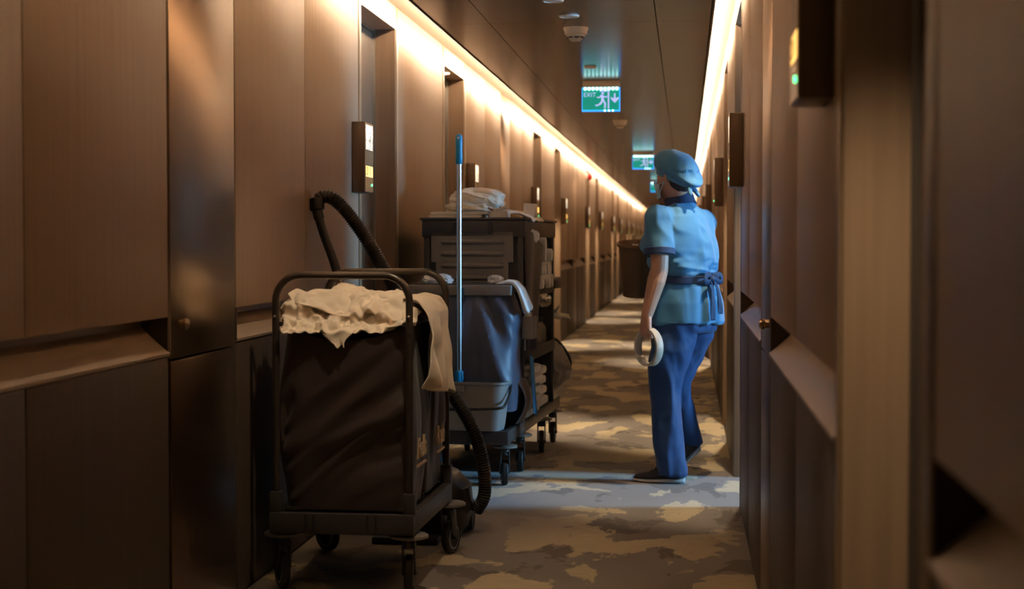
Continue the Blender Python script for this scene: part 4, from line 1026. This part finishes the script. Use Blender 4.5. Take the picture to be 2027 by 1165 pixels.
# navy cuffs, collar, belt and bow
for s_, e_ in ((SL, EL), (SR, ER)):
    d_ = (e_-s_).normalized(); u_ = d_.cross(V((0, 0, 1)) if abs(d_.z) < .8 else hd_).normalized(); w_ = d_.cross(u_)
    q0, q1 = s_.lerp(e_, .60), s_.lerp(e_, .735)
    B().loft([(tw(q0), u_, w_, .0765, .0765, 2), (tw(q0.lerp(q1, .1)), u_, w_, .0795, .0795, 2), (tw(q0.lerp(q1, .9)), u_, w_, .0785, .0785, 2), (tw(q1), u_, w_, .071, .071, 2), (tw(q1-d_*.002), u_, w_, .062, .062, 2)], 32).build('sleeve_cuff', M['navy'], mr)
cc = V((-.032, 8.025, 1.375)); cu_ = []
for k, (z, a, f_) in enumerate(((-.022, .085, .080), (.0, .076, .074), (.03, .068, .068), (.040, .066, .066), (.040, .060, .060), (.02, .060, .060))):
    cu_.append((tw(cc+Z*z-hd_*(.006-.01*k*.3)), lf, (hd_+Z*-.22).normalized(), a, f_, 2.1))
B().loft(cu_, 36).build('collar', M['navy'], mr)
B().loft([ring_t((-.006, 8.035), z, .170+o_, .142+o_) for z, o_ in ((.972, .008), (.976, .0125), (1.008, .0125), (1.012, .008))], 48).build('apron_belt', M['navy'], mr)
bc = V((-.006, 8.035, .995))-hd_*.165
bw_ = B()
for sgn in (-1, 1):
    lp = [bc, bc+lf*sgn*.025+Z*.022-hd_*.012, bc+lf*sgn*.06+Z*.018-hd_*.015, bc+lf*sgn*.065-Z*.012-hd_*.015, bc+lf*sgn*.03-Z*.012-hd_*.012, bc]
    bw_.tube([tw(p) for p in smooth_path(lp, 6)], .013, 8, flat=.25)
bw_.caps([tw(bc-hd_*.008-lf*.008), tw(bc-hd_*.008+lf*.008)], [.015, .015], 10)
bw_.build('bow', M['navy'], mr)
for sgn, ln in ((-1, .17), (1, .20)):
    st_ = [bc-hd_*.012, bc+lf*sgn*.02-hd_*.022-Z*.05, bc+lf*sgn*.028-hd_*.03-Z*.12, bc+lf*sgn*.03-hd_*.034-Z*ln]
    def rib_(u, v, st_=smooth_path(st_, 6)):
        q = st_[min(int(v*(len(st_)-1)), len(st_)-1)]; return tw(q+lf*(u-.5)*.030+hd_*.004*math.sin(u*3+v*6))
    sheet('bow_ribbon', rib_, 5, 19, M['navy'], mr, .0025, 0)
# trousers
b = B()
b.loft([ring_t((.0, 8.03), .74, .155, .130), ring_t((.0, 8.03), .79, .176, .146), ring_t((.0, 8.03), .84, .160, .130), ring_t((0, 8.03), .93, .120, .10)], 36)
def leg(pts):
    b.loft([(tw(c), V((1, 0, 0)), V((0, 1, 0)), rx, ry, 2.2) for c, rx, ry in pts], 30)
leg([((-.045, 7.965, .79), .105, .10), ((-.062, 7.95, .68), .105, .10), ((-.085, 7.935, .56), .090, .088), ((-.098, 7.93, .46), .076, .076), ((-.092, 7.925, .36), .071, .071), ((-.084, 7.92, .25), .072, .07), ((-.075, 7.915, .15), .070, .07), ((-.066, 7.91, .075), .070, .07), ((-.064, 7.91, .040), .069, .07)])
leg([((.055, 8.10, .79), .10, .10), ((.030, 8.12, .68), .098, .10), ((-.020, 8.135, .56), .084, .088), ((-.046, 8.15, .47), .073, .076), ((-.030, 8.185, .38), .067, .071), ((-.006, 8.22, .28), .066, .07), ((.020, 8.25, .19), .066, .068), ((.030, 8.265, .15), .064, .066)])
tr = b.build('trousers', M['trouser'], mr)
kf = cloth_fold(6, .013, (1, 1, 1.1), 21); kf2 = cloth_fold(5, .011, (1.3, 1.3, .35), 8)
def pf_(p, n):
    lo = max(0, min(1, (.16-p.z)/.1)); up_ = max(0, min(1, (p.z-.5)/.15))
    return kf2(p, n)*.8+kf(p, n)*(.25+.9*lo+.5*up_)
remesh(tr, .007, 5, pf_)
# shoes
def shoe(toe, heel, up, nm):
    toe, heel = V(toe), V(heel); d_ = (toe-heel); L_ = d_.length; d_.normalize(); up = (V(up)-d_*V(up).dot(d_)).normalized(); si = d_.cross(up)
    def r_(t, w, z0, z1, e=2.4): return (tw(heel+d_*L_*t+up*(z0+z1)/2), si, up, w, (z1-z0)/2, e)
    up_ = B().loft([r_(.0, .018, .022, .06), r_(.04, .030, .02, .085), r_(.16, .036, .018, .105), r_(.30, .037, .018, .10), r_(.45, .040, .018, .078), r_(.62, .044, .018, .058), r_(.80, .043, .018, .047), r_(.93, .032, .018, .038), r_(.985, .015, .02, .03)], 22)
    so_ = up_.build(nm, M['shoe'], mr)
    B().loft([r_(-.015, .022, .004, .026, 3), r_(.05, .036, .0, .026, 3), r_(.3, .039, .0, .024, 3), r_(.6, .046, .0, .02, 3), r_(.82, .045, .002, .02, 3), r_(.96, .032, .006, .02, 3), r_(1.01, .014, .010, .02, 3)], 22).build('shoe_sole', M['sole'], so_)
    lc = B()
    for k in range(4):
        t_ = .40+.08*k; z_ = .085-.010*k
        lc.caps([tw(heel+d_*L_*t_+up*z_-si*.022), tw(heel+d_*L_*t_+up*(z_+.006)), tw(heel+d_*L_*t_+up*z_+si*.022)], [.003, .003, .003], 6)
    lc.build('laces', M['sign_black'], so_)
shoe((-.250, 7.945, .0), (-.005, 7.90, .0), (0, 0, 1), 'shoe')
shoe((-.080, 8.17, .0), (.072, 8.28, .118), (.45, .33, .8), 'shoe')
# cap, hair, mask
b = B(); vs = bmesh.ops.create_icosphere(b.bm, subdivisions=5, radius=1)['verts']
for v in vs:
    p = v.co.copy(); f, l, u = p.x, p.y, p.z
    z = .050+(u*.088 if u > 0 else u*.055)
    back = max(0, -f)
    q = hp(f*(.115 if f > 0 else .128)-.004, l*.098, z+.0+.035*f*(1 if f > 0 else .0))
    q += -Z*(.085*back**1.4)*(1-.55*max(0, u)) - hh*.020*back
    v.co = q
def capf(p, n):
    return n*(.011*(ridge(V((p.x*9, p.y*9, p.z*7))+V((1, 5, 2)), 2)-.7)*(1.2 if p.z < 1.52 else .35))
b.disp(capf); cap_ = b.build('cap', M['uniform'], mr)
bd = []
for k in range(40):
    a = 2*PI*k/40; f, l = math.cos(a), math.sin(a)
    bd.append(hp(f*.098-.006, l*.082, .016+.022*f-.030*max(0, -f)))
B().tube(bd, .014, 8, closed=True, flat=.5).build('cap_band', M['uniform'], cap_)
tp = hp(-.105, .02, -.035)
tk = B()
for q in ((-.03, .015, -.045), (-.035, -.02, -.050)): tk.caps([tp, tp+hh*q[0]*.6+hl*q[1]+Z*q[2]*.5, tp+hh*q[0]+hl*q[1]*1.5+Z*q[2]], [.010, .013, .009], 8)
tk.build('cap_tie', M['uniform'], cap_)
b = B(); vs = bmesh.ops.create_icosphere(b.bm, subdivisions=4, radius=1)['verts']
for v in vs:
    p = v.co.copy(); v.co = hp(-.038+p.x*.064, p.y*.072, -.012+p.z*.062)
b.disp(lambda p, n: n*.003*noise.noise(p*60)); b.build('hair', M['hair'], mr)
def mk(u, v):
    a = (u-.5)*2.5; nose = math.exp(-(a*2.6)**2)
    w_ = .083-.016*max(0, v-.35)**1.2*1.5
    f_ = .100-.004*v+nose*(.032*max(0, 1-abs(v-.16)*1.3)+.006)
    return hp(math.cos(a)*f_+.002, math.sin(a)*w_, -.014+.010*nose-.094*v-.012*abs(a)*(1-v)+.010*abs(a)*v)
msk = sheet('face_mask', mk, 20, 12, M['mask'], mr, .002, 1)
for s_ in (-1, 1):
    ee = B()
    for z_ in (-.028, -.100): ee.tube([hp(.046, s_*.078, z_), hp(.010, s_*.086, -.02+.2*z_), hp(-.014, s_*.086, -.004)], .0018, 6)
    ee.build('ear_loop', M['mask'], msk)

# ring carried in the left hand, bin in the right
RC = V((-.176, 7.842, .668))
rg = empty('ring_band', tuple(RC), 0, label='cream ring like a large tape roll hanging from the left hand', cat='ring')
Q = AX.to_track_quat('Z', 'Y').to_matrix().to_4x4()
B().lathe([(.082, -.020), (.0915, -.020), (.093, -.018), (.093, .018), (.0915, .020), (.082, .020), (.0805, .018), (.0805, -.018), (.082, -.020)], n=56, M=Q, cap=False).build('band', M['ring'], rg)
B().lathe([(.0800, -.0195), (.084, -.0206), (.084, .0206), (.0800, .0195)], n=56, M=Q, cap=False).build('core', M['card'], rg, label='pale inner core')
bn = empty('waste_bin', tuple(BC), 0, label='bronze tapered waste bin held out in front of the person', cat='bin')
RM = Matrix.Rotation(.16, 4, 'X')
B().lathe([(.078, -.27), (.080, -.272), (.102, -.006), (.108, 0), (.110, .006), (.106, .008), (.099, 0), (.077, -.262), (.02, -.263)], n=40, M=RM).build('bucket', M['bin'], bn)
B().lathe([(.106, -.010), (.1125, -.006), (.1125, .006), (.106, .010)], n=40, M=RM, cap=False).build('rim', M['bin'], bn)
b = B(); bmesh.ops.create_icosphere(b.bm, subdivisions=3, radius=.03); b.disp(lambda p, n: n*.012*noise.noise(p*60)); bmesh.ops.translate(b.bm, verts=b.bm.verts, vec=V((-.02, -.02, -.03))); b.build('crumpled_paper', M['card'], bn)
